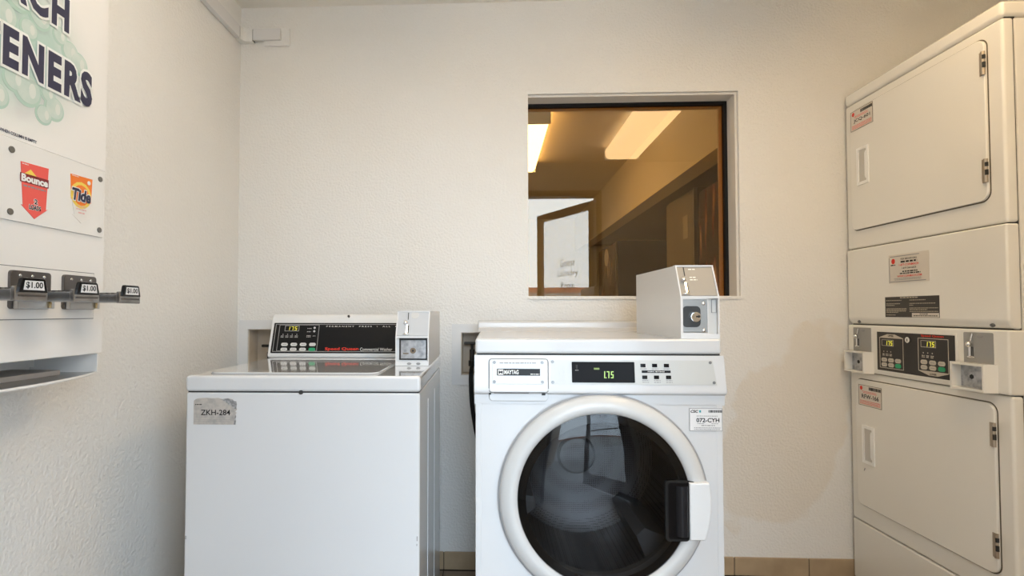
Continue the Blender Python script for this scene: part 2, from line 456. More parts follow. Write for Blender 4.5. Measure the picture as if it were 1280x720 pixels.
# ---- doorway behind the camera, its open glass door, and what lies outside
df = thing('trim_1', 'bronze door frame around the open doorway', None, kind='structure')
b = B(); b.box(DX0, DX0 + 0.05, YF - 0.11, YF + 0.01, 0, DZ); b.box(DX1 - 0.05, DX1, YF - 0.11, YF + 0.01, 0, DZ); b.box(DX0 + 0.05, DX1 - 0.05, YF - 0.11, YF + 0.01, DZ - 0.05, DZ)
part('door_frame', b, BRONZE, df)
door = thing('door_1', 'glass entrance door with bronze frame standing open, lettered Guest Laundry Room', None, (DX1 - 0.03, YF - 0.135, 0), math.radians(61), kind='structure')
DW = 0.93
b = B(); b.box(-DW, -DW + 0.075, -0.02, 0.02, 0.01, DZ - 0.06, 0.003); b.box(-0.075, 0, -0.02, 0.02, 0.01, DZ - 0.06, 0.003)
b.box(-DW + 0.075, -0.075, -0.02, 0.02, DZ - 0.135, DZ - 0.06); b.box(-DW + 0.075, -0.075, -0.02, 0.02, 0.01, 0.2)
part('door_leaf_frame', b, BRONZE, door)
part('pane', B().box(-DW + 0.07, -0.07, -0.004, 0.004, 0.19, DZ - 0.13), DOORGLASS, door, wn=False)
for i, s in enumerate(('Guest', 'Laundry', 'Room')):
    hw = (0.12, 0.165, 0.105)[i]
    text(s, -0.43 - hw, -0.43 + hw, 1.54 - i * 0.115, 1.62 - i * 0.115, -0.0046, BLACK, door, bold=0.0, spacing=1.08)
part('push_bar', B().tube([(-DW + 0.09, 0.05, 1.02), (-0.09, 0.05, 1.02)], 0.014).box(-DW + 0.03, -DW + 0.06, 0.02, 0.05, 0.99, 1.05).box(-0.06, -0.03, 0.02, 0.05, 0.99, 1.05), BRONZE, door)
g = struct('ground_outside', B().box(-40, 40, -60, YF - 0.12, -0.12, -0.02), CONC, 'grey concrete ground outside the doorway')
struct('added_daylight_blocker', B().box(-0.62, -0.50, -7.5, YF - 0.121, -0.02, 3.4), mat('daylight_blocker_brown', (0.30, 0.23, 0.17), 0.9), 'unseen brown slab added outside the doorway to block daylight')  # added slab, out of view, cuts daylight reaching the right of the room
o = link('boundary_wall', B().box(-20, 20, -24.3, -24, -0.02, 2.05).mesh('boundary_wall'), mat('pale_stucco', (0.55, 0.53, 0.5), 0.8))
o['category'] = 'wall'; o['label'] = 'long low pale wall far outside the doorway'
link('roof_coping', B().box(-20, 20, -24.5, -23.8, 2.05, 2.3).mesh('roof_coping'), BRICKR, o)

# ---- ceiling light of this room (seen mirrored in the window)
def tube_light(name, label, lx0, lx1, ly0, ly1, lens):
    t = thing(name, label, 'light', ((lx0 + lx1) / 2, (ly0 + ly1) / 2, ZC), 0)
    hx, hy = (lx1 - lx0) / 2, (ly1 - ly0) / 2
    part('housing', B().box(-hx + 0.03, hx - 0.03, -hy, hy, -0.03, -0.0005), PLASTIC_W, t)
    b = B()
    pts = [(-hx, -0.0305), (-hx + 0.004, -0.075), (-hx + 0.03, -0.100), (hx - 0.03, -0.100), (hx - 0.004, -0.075), (hx, -0.0305)]
    tt = bmesh.new(); lo = [tt.verts.new((px, -hy + 0.012, pz)) for px, pz in pts]; hi = [tt.verts.new((px, hy - 0.012, pz)) for px, pz in pts]
    nn = len(pts)
    for k in range(nn): tt.faces.new((lo[k], lo[(k + 1) % nn], hi[(k + 1) % nn], hi[k]))
    tt.faces.new(lo[::-1]); tt.faces.new(hi); bmesh.ops.recalc_face_normals(tt, faces=tt.faces); b.merge(tt)
    part('diffuser', b, lens, t)
    for s in (-1, 1):
        part('end_cap', B().box(-hx - 0.002, hx + 0.002, s * hy - 0.012, s * hy + 0.012, -0.103, -0.002, 0.003), PLASTIC_W, t)
    return t
tube_light('ceiling_light', 'fluorescent ceiling light seen as a pale reflection in the window', 0.92, 1.20, -1.87, -0.65, LAMPM)
tube_light('ceiling_light', 'unseen fill light added on the ceiling over the top-loading washer', -0.62, -0.34, -1.87, -0.65, FILL_LAMPM)  # added fixture, out of view and unmirrored, brightens the left and upper walls

# ---- room beyond the window
HY1, HX0, HX1 = 5.4, -1.9, 2.35
struct('floor_hall', B().box(HX0, HX1, TH, HY1, -0.1, 0), FLTILE)
struct('ceiling_hall', B().box(HX0, HX1, TH, HY1 + 0.1, ZC, ZC + 0.1), HALLW)
struct('wall_hall_far', B().box(HX0 - 0.1, HX1 + 0.1, HY1, HY1 + 0.1, 0, ZC), HALLW)
struct('wall_hall_left', B().box(HX0 - 0.1, HX0, TH, HY1, 0, ZC), HALLW)
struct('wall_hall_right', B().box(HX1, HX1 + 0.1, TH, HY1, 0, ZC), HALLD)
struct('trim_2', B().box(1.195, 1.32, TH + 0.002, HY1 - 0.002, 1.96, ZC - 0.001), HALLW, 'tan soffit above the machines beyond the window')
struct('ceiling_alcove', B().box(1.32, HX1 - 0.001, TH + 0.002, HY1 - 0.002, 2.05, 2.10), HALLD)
tube_light('ceiling_light', 'bright yellow fluorescent ceiling light beyond the tinted window', 0.10, 0.385, 1.21, 2.44, HLAMPM)

# drinks machines in the alcove
GRAPH = bpy.data.materials.new('drinks_machine_graphic'); GRAPH.use_nodes = True
nt = GRAPH.node_tree; pb = nt.nodes['Principled BSDF']; pb.inputs['Roughness'].default_value = 0.12
tc = nt.nodes.new('ShaderNodeTexCoord'); mp = nt.nodes.new('ShaderNodeMapping'); mp.inputs['Scale'].default_value = (5.0, 5.0, 1.0)
ns = nt.nodes.new('ShaderNodeTexNoise'); ns.inputs['Scale'].default_value = 2.2; ns.inputs['Detail'].default_value = 1.5
cp = nt.nodes.new('ShaderNodeValToRGB')
cp.color_ramp.elements[0].position = 0.47; cp.color_ramp.elements[0].color = (0.015, 0.01, 0.01, 1)
cp.color_ramp.elements[1].position = 0.68; cp.color_ramp.elements[1].color = (0.75, 0.55, 0.35, 1)
e = cp.color_ramp.elements.new(0.56); e.color = (0.16, 0.035, 0.015, 1)
nt.links.new(tc.outputs['Object'], mp.inputs[0]); nt.links.new(mp.outputs[0], ns.inputs['Vector']); nt.links.new(ns.outputs['Fac'], cp.inputs[0]); nt.links.new(cp.outputs[0], pb.inputs['Base Color'])
DARKM = mat('dark_machine_panel', (0.018, 0.016, 0.016), 0.35)
BROWNM = mat('brown_machine_panel', (0.17, 0.14, 0.10), 0.35)
def machine(name, label, y0, y1, ztop, front, side, disc):
    t = thing(name, label, 'drinks machine', (1.35, y1, 0), -math.pi / 2)
    wd = y1 - y0
    part('cabinet', B().box(0, wd, 0.02, 0.85, 0.05, ztop, 0.01), side, t)
    part('front_panel', B().prism(rr(0.01, wd - 0.01, 0.12, ztop - 0.02, 0.02), 0, 0.02, 0.006), front, t)
    part('base', B().box(0.02, wd - 0.02, 0.03, 0.83, 0.001, 0.05), BLACKP, t)
    if disc:
        part('round_logo', B().cyl((wd * 0.5, -0.002, ztop - 0.14), (0, 1, 0), 0.10, 0.006, 24), mat('logo_cream', (0.8, 0.7, 0.5), 0.4), t, wn=False)
    part('edge_trim', B().box(wd - 0.012, wd + 0.003, -0.004, 0.02, 0.1, ztop - 0.01), STEEL, t)
    return t
machine('drinks_machine', 'black drinks machine with colourful front, farthest beyond the window', 3.55, 4.5, 1.87, GRAPH, DARKM, True)
t = machine('ice_machine', 'plain brown cabinet machine between the two drinks machines beyond the window', 1.31, 1.89, 1.93, BROWNM, BROWNM, False)
part('notice', B().box(0.37, 0.46, -0.002, 0.0, 1.6, 1.76), mat('faded_notice', (0.36, 0.32, 0.26), 0.5), t, wn=False)
machine('drinks_machine', 'glossy drinks machine nearest behind the right edge of the window', 0.30, 1.237, 1.89, GRAPH, DARKM, True)

# ================================================================== cable raceway in the corner
t = thing('cable_raceway', 'white cable raceway turning the wall corner below ceiling', 'raceway', (XL, 0, 2.272))
RW = mat('raceway_white', (0.70, 0.69, 0.68), 0.4)
part('wall_run', B().box(0.0005, 0.022, YF + 0.02, -0.052, 0.0, 0.056, 0.003), RW, t)
part('elbow', B().zprism([(0.0005, -0.05), (0.0235, -0.05), (0.0255, -0.034), (0.036, -0.0255), (0.062, -0.0235), (0.062, -0.0005), (0.0005, -0.0005)], -0.001, 0.058, 0.002), WALL, t)
part('end_piece', B().box(0.064, 0.1865, -0.024, -0.0125, 0.005, 0.056, 0.002), RW, t)
part('joint', B().box(0.0620, 0.0642, -0.0215, -0.0005, 0.004, 0.054), SEAM, t)
part('joint', B().box(0.0005, 0.0205, -0.0522, -0.0498, 0.006, 0.054), SEAM, t)
part('wall_plate', B().box(0.106, 0.222, -0.012, -0.0005, -0.014, 0.062, 0.003), WALL, t)

# ================================================================== wall outlet boxes with valves
def valve(parent, x, z, hose=None):
    part('valve', B().cyl((x, 0.045, z), (0, 0, 1), 0.011, 0.05).cyl((x, 0.045, z + 0.033), (0, 0, 1), 0.006, 0.03).box(x - 0.036, x + 0.036, 0.038, 0.052, z + 0.046, z + 0.058, 0.004).cyl((x, 0.045, z - 0.035), (0, 0, 1), 0.016, 0.024, 8), mat('valve_black', (0.03, 0.028, 0.025), 0.4, 0.5), parent)
def outlet(label, hole, flange, vx, vz):
    t = thing('washer_outlet_box', label, 'outlet box', (0, 0, 0), 0, 'recessed outlet boxes behind the washers')
    fx0, fx1, fz0, fz1 = flange; x0, x1, z0, z1 = hole
    b = B(); e = 0.0015
    b.box(fx0, x0 + e, -0.006, -0.0004, fz0, fz1); b.box(x1 - e, fx1, -0.006, -0.0004, fz0, fz1); b.box(x0 + e, x1 - e, -0.006, -0.0004, z1 - e, fz1); b.box(x0 + e, x1 - e, -0.006, -0.0004, fz0, z0 + e)
    part('cover_plate', b, PLASTIC_W, t, wn=False)
    b = B(); d = 0.085
    b.box(x0 + 0.002, x0 + 0.005, 0, d, z0 + 0.002, z1 - 0.002); b.box(x1 - 0.005, x1 - 0.002, 0, d, z0 + 0.002, z1 - 0.002)
    b.box(x0 + 0.005, x1 - 0.005, 0, d, z0 + 0.002, z0 + 0.005); b.box(x0 + 0.005, x1 - 0.005, 0, d, z1 - 0.005, z1 - 0.002); b.box(x0 + 0.002, x1 - 0.002, d, d + 0.003, z0 + 0.002, z1 - 0.002)
    part('recess', b, BEIGE, t, wn=False)
    valve(t, vx, vz)
    return t
outlet('recessed outlet box at the corner behind the top-loading washer', HOLE_L, (-1.1015, -0.845, 0.78, 1.0525), -0.985, 0.886)
t = outlet('recessed outlet box with black hose between the two washers', HOLE_R, (-0.1735, 0.085, 0.778, 1.0365), -0.088, 0.90)
hp = [(-0.088, 0.045, 0.862), (-0.089, 0.036, 0.848), (-0.090, 0.012, 0.838), (-0.090, -0.014, 0.825), (-0.090, -0.028, 0.80), (-0.089, -0.034, 0.76), (-0.086, -0.037, 0.71), (-0.080, -0.038, 0.66), (-0.070, -0.038, 0.60), (-0.055, -0.038, 0.53), (-0.03, -0.038, 0.45), (0.0, -0.038, 0.37)]
h = link('water_hose', B().tube(hp, 0.0095).mesh('water_hose'), RUBBER)
h['category'] = 'hose'; h['label'] = 'black rubber water hose hanging from the outlet box beside front-loading washer'

# ================================================================== TOP-LOADING WASHER
a = 0.0169
tl = thing('top_load_washer', 'white top-loading washer with black control panel in the left corner', 'washer', (-0.1958 - 0.651 * math.cos(a), -0.8217 - 0.651 * math.sin(a), 0), a)
TW, TD, TZ, TG = 0.651, 0.68, 0.9127, 0.8681
part('cabinet', B().box(0.002, TW - 0.002, 0.002, TD, 0.02, TG - 0.002, 0.006, 3), ENAMEL, tl)
part('seam', B().box(0.006, TW - 0.006, 0.006, TD - 0.004, TG - 0.004, TG + 0.003), SEAM, tl, wn=False)
part('top', B().box(0, TW, 0, TD, TG + 0.0005, TZ, 0.009, 3), ENAMEL_TOP, tl)
b = B(); b.zprism(rr(0.045, 0.525, 0.035, 0.50, 0.03), TZ + 0.0003, TZ + 0.005, 0.002)
part('lid', b, ENAMEL_TOP, tl)
part('lid_seam', B().zprism(rr(0.0425, 0.5275, 0.0325, 0.5025, 0.032), TZ - 0.0005, TZ + 0.0012), mat('grey_seam', (0.35, 0.35, 0.35), 0.5), tl, wn=False)
for y in (0.215, 0.43):
    part('side_rib', B().box(TW - 0.003, TW - 0.001, y, y + 0.003, 0.03, TG - 0.05, 0.0006), ENAMEL, tl)
part('latch_notch', B().cyl((0.322, 0.0005, TG - 0.0005), (0, 1, 0), 0.006, 0.004, 12), SEAM, tl, wn=False)
for k, (x, y) in enumerate(((0.05, 0.05), (TW - 0.05, 0.05), (0.05, TD - 0.05), (TW - 0.05, TD - 0.05))):
    part('foot', B().cyl((x, y, 0.0105), (0, 0, 1), 0.02, 0.02, 12), RUBBER, tl)
# scuffs on the front
for q in ((0.006, 0.0085, 0.466, 0.475), (0.6415, 0.644, 0.468, 0.480), (0.641, 0.643, 0.455, 0.460)):
    part('scuff_mark', B().box(q[0], q[1], 0.0005, 0.002, q[2], q[3]), GREYPR, tl, wn=False)
# control housing, tilted face
y0c, z0c, y1c, z1c = 0.565, TZ, 0.608, 1.0775
prof = [(y0c + 0.0, z0c + 0.0003), (y0c - 0.004, z0c + 0.012), (y1c, z1c - 0.016), (y1c + 0.012, z1c), (0.675, z1c + 0.002), (0.695, z0c + 0.0003)]
cons = part('control_housing', B().xprism(prof, -0.004, 0.56, 0.005, 3), PLASTIC_W, tl)
M = Matrix.Translation((0, y0c - 0.004, z0c + 0.012)) @ Matrix.Rotation(-math.atan2(y1c - y0c + 0.004, z1c - 0.016 - z0c - 0.012), 4, 'X')
pan = part('control_panel', B().prism(rr(0.008, 0.545, 0.006, 0.127, 0.003), -0.0016, 0.001).xf(M), BLACK, tl, wn=False)
b = frame2d(B(), 0.015, 0.543, 0.011, 0.122, 0.0022, -0.0026, -0.0017)
b = frame2d(b, 0.030, 0.186, 0.014, 0.119, 0.0018, -0.0026, -0.0017)
frame2d(b, 0.052, 0.108, 0.093, 0.116, 0.002, -0.0028, -0.0017)
part('panel_line', b.xf(M), GREYPR, tl, wn=False)
digits('175', 0.062, 0.104, 0.097, 0.112, -0.0022, DIGIT, pan, xf=M, dot=False)
for r in range(2):
    for c in range(4):
        xx = 0.046 + c * 0.036; zz = 0.040 - r * 0.0195
        part('button', B().prism(rr(xx, xx + 0.0255, zz - 0.0065, zz + 0.0065, 0.0062), -0.0035, -0.0017, 0.0008).xf(M), GREEN if (r, c) == (1, 3) else BTN, pan)
bars([(0.04 + 0.018 * k, 0.052 + 0.018 * k, z, 0.0022) for k in range(4) for z in (0.073, 0.068)] + [(0.046 + 0.018 * k, 0.049 + 0.018 * k, 0.079, 0.003) for k in range(4)] + [(0.140, 0.156, z, 0.0024) for z in (0.069, 0.074, 0.09, 0.103)] + [(0.164, 0.175, 0.073, 0.002)], -0.0019, LGREYPR, pan, M)
bars([(xx, xx + 0.012, zz, 0.002) for xx in (0.053, 0.089, 0.125) for zz in (0.039, 0.0195)], -0.0037, GREYPR, pan, M)
b = B(); b.cyl((0.168, -0.0022, 0.107), (0, 1, 0), 0.0042, 0.001, 12); b.cyl((0.168, -0.0022, 0.093), (0, 1, 0), 0.0042, 0.001, 12)
part('indicator', b.xf(M), BTN, pan)
text('PERMANENT  PRESS  •  ALL  FABRICS', 0.213, 0.555, 0.110, 0.1155, -0.0022, LGREYPR, pan, xf=M, bold=0.02, spacing=1.5)
text('Speed Queen', 0.217, 0.346, 0.0145, 0.029, -0.0022, RED, pan, bold=0.022, xf=M)
text('Commercial Washer', 0.352, 0.475, 0.0155, 0.0275, -0.0022, WHITE, pan, xf=M)
part('screw_hole', B().cyl((0.297, y1c + 0.0, z1c - 0.0065), (0, 1, -0.5), 0.0045, 0.006, 12), SEAM, tl, wn=False)
# torn sticker
pts = [(0.0243, 0.7785), (0.1415, 0.7782), (0.1425, 0.788), (0.1410, 0.795), (0.1435, 0.801), (0.1412, 0.806), (0.1445, 0.811), (0.1400, 0.814), (0.1450, 0.819), (0.1432, 0.826), (0.1446, 0.834), (0.1435, 0.842), (0.136, 0.844), (0.132, 0.848), (0.120, 0.8505), (0.104, 0.8485), (0.092, 0.8515), (0.075, 0.850), (0.060, 0.8515), (0.040, 0.8505), (0.030, 0.848), (0.0243, 0.843)]
st = part('sticker', B().prism(pts, 0.0010, 0.0025), STICK, tl, wn=False)
part('torn_patch', B().prism([(0.098, 0.8482), (0.104, 0.8482), (0.120, 0.8500), (0.132, 0.8475), (0.136, 0.8438), (0.1433, 0.8415), (0.1444, 0.834), (0.1430, 0.826), (0.1445, 0.820), (0.137, 0.822), (0.131, 0.829), (0.121, 0.834), (0.112, 0.842)], 0.0006, 0.0012), mat('torn_grey', (0.22, 0.22, 0.225), 0.6, mottle=(140, 1.0, (0.5, 0.5, 0.5))), st, wn=False)
part('torn_patch', B().prism([(0.136, 0.7785), (0.1413, 0.7785), (0.1424, 0.788), (0.1412, 0.795), (0.1432, 0.801), (0.1412, 0.806), (0.1395, 0.800), (0.1385, 0.790)], 0.0006, 0.0012), MATS['torn_grey'], st, wn=False)
text('ZKH-284', 0.0445, 0.1265, 0.804, 0.8190, 0.0007, BLACK, st, bold=0.014)
bars([(0.0285, 0.047, 0.832, 0.0022)], 0.0007, BLACK, st)
bars([(0.028, 0.128, z, 0.0006) for z in (0.799, 0.792, 0.787)], 0.0008, GREYPR, st)

def coin_box(parent, x0, x1, y0, yt, y1, z0, zm, zt, style):
    """coin meter: slanted upper plate with slot and lever, lower compartment with lock"""
    wall = PLASTIC_W if style == 'top' else mat('meter_grey', (0.64, 0.635, 0.615), 0.35)
    box_ = part('coin_box', B().xprism([(y0 + 0.012, z0), (y0 + 0.012, zm), (yt + 0.005, zt - 0.004), (y1, zt - (0.0 if style == 'top' else 0.0)), (y1, z0)], x0 + 0.003, x1 - 0.003), wall, parent, wn=False)
    th_ = 0.0035
    b = B()
    for xx in (x0, x1 - th_):
        b.xprism([(y0, z0), (y0, zm), (yt, zt), (y1 + 0.001, zt + 0.001), (y1 + 0.001, z0)], xx, xx + th_)
    b.box(x0 + th_, x1 - th_, y0, y0 + 0.014, z0, z0 + 0.014); b.box(x0 + th_, x1 - th_, y0 - 0.0005, y0 + 0.014, zm - 0.004, zm + 0.002)
    b.box(x0, x1, yt - 0.001, yt + 0.02, zt - 0.003, zt + 0.0015)
    part('casing', b, wall if style == 'top' else PLASTIC_W, box_)
    L = math.hypot(yt - y0, zt - zm)
    S = Matrix.Translation((x0, y0 + 0.004, zm)) @ Matrix.Rotation(-math.atan2(yt - y0, zt - zm), 4, 'X')
    W_ = x1 - x0
    up_m = SATIN if style == 'top' else mat('dull_steel_plate', (0.33, 0.315, 0.29), 0.5, 0.3)
    part('slot_plate', B().box(th_, W_ - th_, -0.001, 0.006, 0.003, L - 0.003).xf(S), up_m, box_, wn=False)
    sx = 0.033 if style == 'top' else 0.019
    part('coin_slot', B().box(sx + 0.003, sx + 0.0055, -0.0018, 0, L * 0.66, L * 0.94).xf(S), SEAM, box_, wn=False)
    part('return_lever', B().ball((sx - 0.003, -0.006, L * 0.52), 0.0075).box(sx - 0.001, sx + 0.005, -0.003, 0, L * 0.14, L * 0.46).ball((sx, -0.003, L * 0.09), 0.006, 1.6, 0.6, 0.6).xf(S), CHROME, box_)
    part('lever_slot', B().box(sx + 0.001, sx + 0.0085, -0.0015, 0, L * 0.14, L * 0.44).xf(S), SEAM, box_, wn=False)
    part('maker_plate', B().cyl((W_ * 0.55, -0.0012, L * 0.84), (0, 1, 0), 0.013, 0.001, 20).xf(Matrix.Diagonal((1, 1, 1, 1))).xf(S), GREYPR if style != 'top' else LGREYPR, box_, wn=False) if style == 'top' else None
    H = zm - z0
    if style == 'top':
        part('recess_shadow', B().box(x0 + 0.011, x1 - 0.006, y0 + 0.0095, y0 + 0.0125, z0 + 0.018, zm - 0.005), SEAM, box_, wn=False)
        part('lock_door', B().box(x0 + 0.017, x1 - 0.010, y0 + 0.006, y0 + 0.0105, z0 + 0.023, zm - 0.012, 0.001), GALV, box_)
        part('lock', B().cyl(((x0 + x1) / 2 + 0.003, y0 + 0.003, z0 + H * 0.52), (0, 1, 0), 0.0095, 0.008, 16).box((x0 + x1) / 2 - 0.03, (x0 + x1) / 2 - 0.012, y0 + 0.0045, y0 + 0.007, z0 + H * 0.40, z0 + H * 0.44), mat('worn_brass', (0.22, 0.17, 0.12), 0.4, 0.8), box_)
        part('keyhole', B().cyl(((x0 + x1) / 2 + 0.003, y0 - 0.0012, z0 + H * 0.52), (0, 1, 0), 0.0038, 0.001, 10), SEAM, box_, wn=False)
        part('rivet', B().ball((x0 + 0.045, y0, z0 + 0.007), 0.004, 1.8, 0.6, 1).ball((x0 + 0.075, y0, z0 + 0.007), 0.004, 1.8, 0.6, 1), GREYPR, box_)
    else:
        part('lock_plate', B().box(x0 + 0.004, x0 + W_ * 0.70, y0 + 0.004, y0 + 0.0125, z0 + 0.02, zm - 0.006), mat('lock_plate_grey', (0.38, 0.40, 0.41), 0.35, 0.5), box_)
        part('plate_rim', frame2d(B(), x0 + 0.0035, x0 + W_ * 0.72, z0 + 0.014, zm - 0.004, 0.003, y0 + 0.0005, y0 + 0.0045), PLASTIC_W, box_)
        part('lock_well', B().prism(rr(x0 + 0.006, x0 + W_ * 0.52, z0 + H * 0.28, z0 + H * 0.78, 0.012), y0 + 0.0015, y0 + 0.005, 0.001), mat('lock_well_dark', (0.06, 0.065, 0.07), 0.3, 0.5), box_)
        part('lock', B().cyl((x0 + W_ * 0.37, y0 - 0.0015, z0 + H * 0.52), (0, 1, 0), 0.0145, 0.012, 24, bev=0.002), CHROME, box_)
        part('keyhole', B().box(x0 + W_ * 0.37, x0 + W_ * 0.37 + 0.010, y0 - 0.0082, y0 - 0.0075, z0 + H * 0.51, z0 + H * 0.55).cyl((x0 + W_ * 0.37 + 0.008, y0 - 0.0079, z0 + H * 0.53), (0, 1, 0), 0.004, 0.0008, 10), SEAM, box_, wn=False)
        for zz in (0.22, 0.86):
            part('screw', B().ball((x0 + W_ * 0.60, y0 + 0.003, z0 + H * (zz - 0.02)), 0.0055, 1, 0.6, 1), CHROME, box_)
        part('side_latch', frame2d(B(), x0 + W_ * 0.83, x1 - 0.004, z0 + H * 0.62, z0 + H * 0.94, 0.0012, y0 + 0.009, y0 + 0.0115), GREYPR, box_, wn=False)
        bars([(0.036, 0.055, L * 0.86, 0.003), (0.036, 0.053, L * 0.60, 0.003), (0.036, 0.057, L * 0.52, 0.003)], -0.0012, WHITE, box_, S)
    return box_
coin_box(tl, 0.5363, 0.645, 0.272, 0.312, 0.70, TZ + 0.0005, 1.0075, 1.090, 'top')

# ================================================================== FRONT-LOADING WASHER
fa = 0.0024
fw = thing('front_load_washer', 'white front-loading washer with round dark glass door below the window', 'washer', (-0.0476, -0.758, 0), fa)
FW, FD = 0.687, 0.68
CXF, CZF, RO, RG = 0.3525, 0.571, 0.285, 0.2375
# front skin with a round hole, then cabinet sides
def holed_front(b, x0, x1, z0, z1, y, cx, cz, r, depth):
    t = bmesh.new(); n = 96; inn, out, back = [], [], []
    for k in range(n):
        an = 2 * math.pi * k / n; c, s = math.cos(an), math.sin(an)
        inn.append(t.verts.new((cx + r * c, y, cz + r * s))); back.append(t.verts.new((cx + r * c, y + depth, cz + r * s)))
        tx = ((x1 - cx) / c if c > 0 else (x0 - cx) / c) if abs(c) > 1e-9 else 1e9
        tz = ((z1 - cz) / s if s > 0 else (z0 - cz) / s) if abs(s) > 1e-9 else 1e9
        q = min(tx, tz); out.append(t.verts.new((cx + q * c, y, cz + q * s)))
    for k in range(n):
        k2 = (k + 1) % n
        t.faces.new((inn[k], out[k], out[k2], inn[k2])); t.faces.new((inn[k], inn[k2], back[k2], back[k]))
    for X, Z in ((x0, z0), (x1, z0), (x1, z1), (x0, z1)):
        # close the corners
        k = min(range(n), key=lambda i: (out[i].co.x - X) ** 2 + (out[i].co.z - Z) ** 2)
        if (out[k].co - Vector((X, y, Z))).length > 1e-5:
            cv = t.verts.new((X, y, Z))
            an = math.atan2(Z - cz, X - cx) % (2 * math.pi); i = int(an / (2 * math.pi / n)) % n
            t.faces.new((out[i], cv, out[(i + 1) % n]))
    bmesh.ops.recalc_face_normals(t, faces=t.faces)
    b.merge(t); return b
b = holed_front(B(), 0.016, FW - 0.016, 0.03, 0.829, 0.0, CXF, CZF, 0.262, 0.03)
cab = part('front_panel', b, ENAMEL_F, fw, wn=False)
b = B()
b.box(0.0, 0.0165, -0.0008, FD, 0.02, 0.829, 0.0012); b.box(FW - 0.0165, FW, -0.0008, FD, 0.02, 0.829, 0.0012)
b.box(0.0155, FW - 0.0155, FD - 0.02, FD, 0.02, 0.96); b.box(0.0155, FW - 0.0155, 0.003, FD - 0.02, 0.02, 0.03); 
b.box(0.0, FW, 0.03, FD, 0.829, 0.966)
part('cabinet', b, ENAMEL_F, fw)
# soft curved console bulging forward
prof = [(0.03, 0.8275), (0.0, 0.8275), (0.0, 0.855), (-0.006, 0.8575), (-0.0135, 0.862), (-0.0155, 0.869), (-0.012, 0.885), (-0.003, 0.966), (0.03, 0.966)]
b = B().xprism(prof, -0.003, FW + 0.004)
for v in b.bm.verts:                                   # flares outward slightly towards its lower lip
    k = max(0.0, min(1.0, (0.966 - v.co.z) / 0.10)); v.co.x += (0.003 * k if v.co.x > 0.3 else 0.0)
part('console', b, ENAMEL_F, fw)
part('top_seam', B().box(0.004, FW - 0.004, 0.003, FD - 0.01, 0.965, 0.971), SEAM, fw, wn=False)
part('top', B().box(-0.001, FW, -0.002, FD, 0.970, 1.0125, 0.008, 3), ENAMEL_F, fw)
part('back_ridge', B().xprism([(0.56, 1.011), (0.60, 1.025), (0.605, 1.048), (0.615, 1.0535), (FD - 0.004, 1.0535), (FD - 0.001, 1.011)], -0.008, FW - 0.004, 0.004, 3), ENAMEL_F, fw)
part('top_mark', B().box(0.268, 0.284, 0.010, 0.016, 1.0123, 1.0129), GREYPR, fw, wn=False)
for x, y in ((0.06, 0.06), (FW - 0.06, 0.06), (0.06, FD - 0.06), (FW - 0.06, FD - 0.06)):
    part('foot', B().cyl((x, y, 0.0105), (0, 0, 1), 0.02, 0.02, 12), RUBBER, fw)
# tilted console plane: y from -0.003 (z .966) to -0.012 (z .885)
CM = Matrix.Translation((0, -0.012, 0.885)) @ Matrix.Rotation(-math.atan2(0.009, 0.081), 4, 'X')
# soap drawer
dr = part('soap_drawer', B().prism(rr(0.0385, 0.2035, -0.022, 0.0705, 0.008), -0.0045, 0.004, 0.003, 3).xf(CM), ENAMEL_F, fw)
part('drawer_gap', B().prism(rr(0.0365, 0.2055, -0.0235, 0.0725, 0.010), -0.0012, 0.002).xf(CM), mat('grey_gap', (0.16, 0.16, 0.16), 0.6), dr, wn=False)
part('badge_plate', B().prism(rr(0.047, 0.193, 0.0005, 0.0665, 0.004), -0.0065, -0.004, 0.001).xf(CM), BADGE, dr)
for x, z in ((0.053, 0.061), (0.187, 0.061), (0.053, 0.007), (0.187, 0.007)):
    part('screw', B().cyl((x, -0.007, z), (0, 1, 0), 0.0045, 0.0015, 12).xf(CM), mat('dull_screw', (0.2, 0.2, 0.2), 0.4, 0.8), dr)
bd = part('badge', B().box(0.0605, 0.181, -0.0072, -0.0064, 0.0245, 0.0435).xf(CM), BLACK, dr, wn=False)
bg_ = lambda *q: B().box(*q).xf(CM)
part('badge_emblem', bg_(0.0635, 0.0785, -0.0077, -0.0072, 0.0265, 0.0415), WHITE, dr, wn=False)
text('M', 0.0655, 0.0765, 0.0295, 0.038, -0.0079, BLACK, dr, bold=0.04, xf=CM)
text('MAYTAG', 0.081, 0.121, 0.028, 0.040, -0.0077, WHITE, dr, bold=0.03, xf=CM)
bars([(0.068, 0.171, 0.058, 0.003)], -0.0068, GREYPR, dr, CM)
bars([(0.154, 0.179, 0.0275, 0.0022)], -0.0076, WHITE, dr, CM)
# finger pull below the drawer
part('drawer_pull', B().prism(rr(0.038, 0.2045, 0.837, 0.8625, 0.011), -0.0065, 0.002, 0.003), ENAMEL_F, fw)
part('drawer_slot', B().box(0.052, 0.150, -0.0156, -0.011, 0.8605, 0.8618).box(0.038, 0.044, -0.012, -0.004, 0.856, 0.861).box(0.186, 0.196, -0.012, -0.004, 0.855, 0.861), SEAM, fw, wn=False)
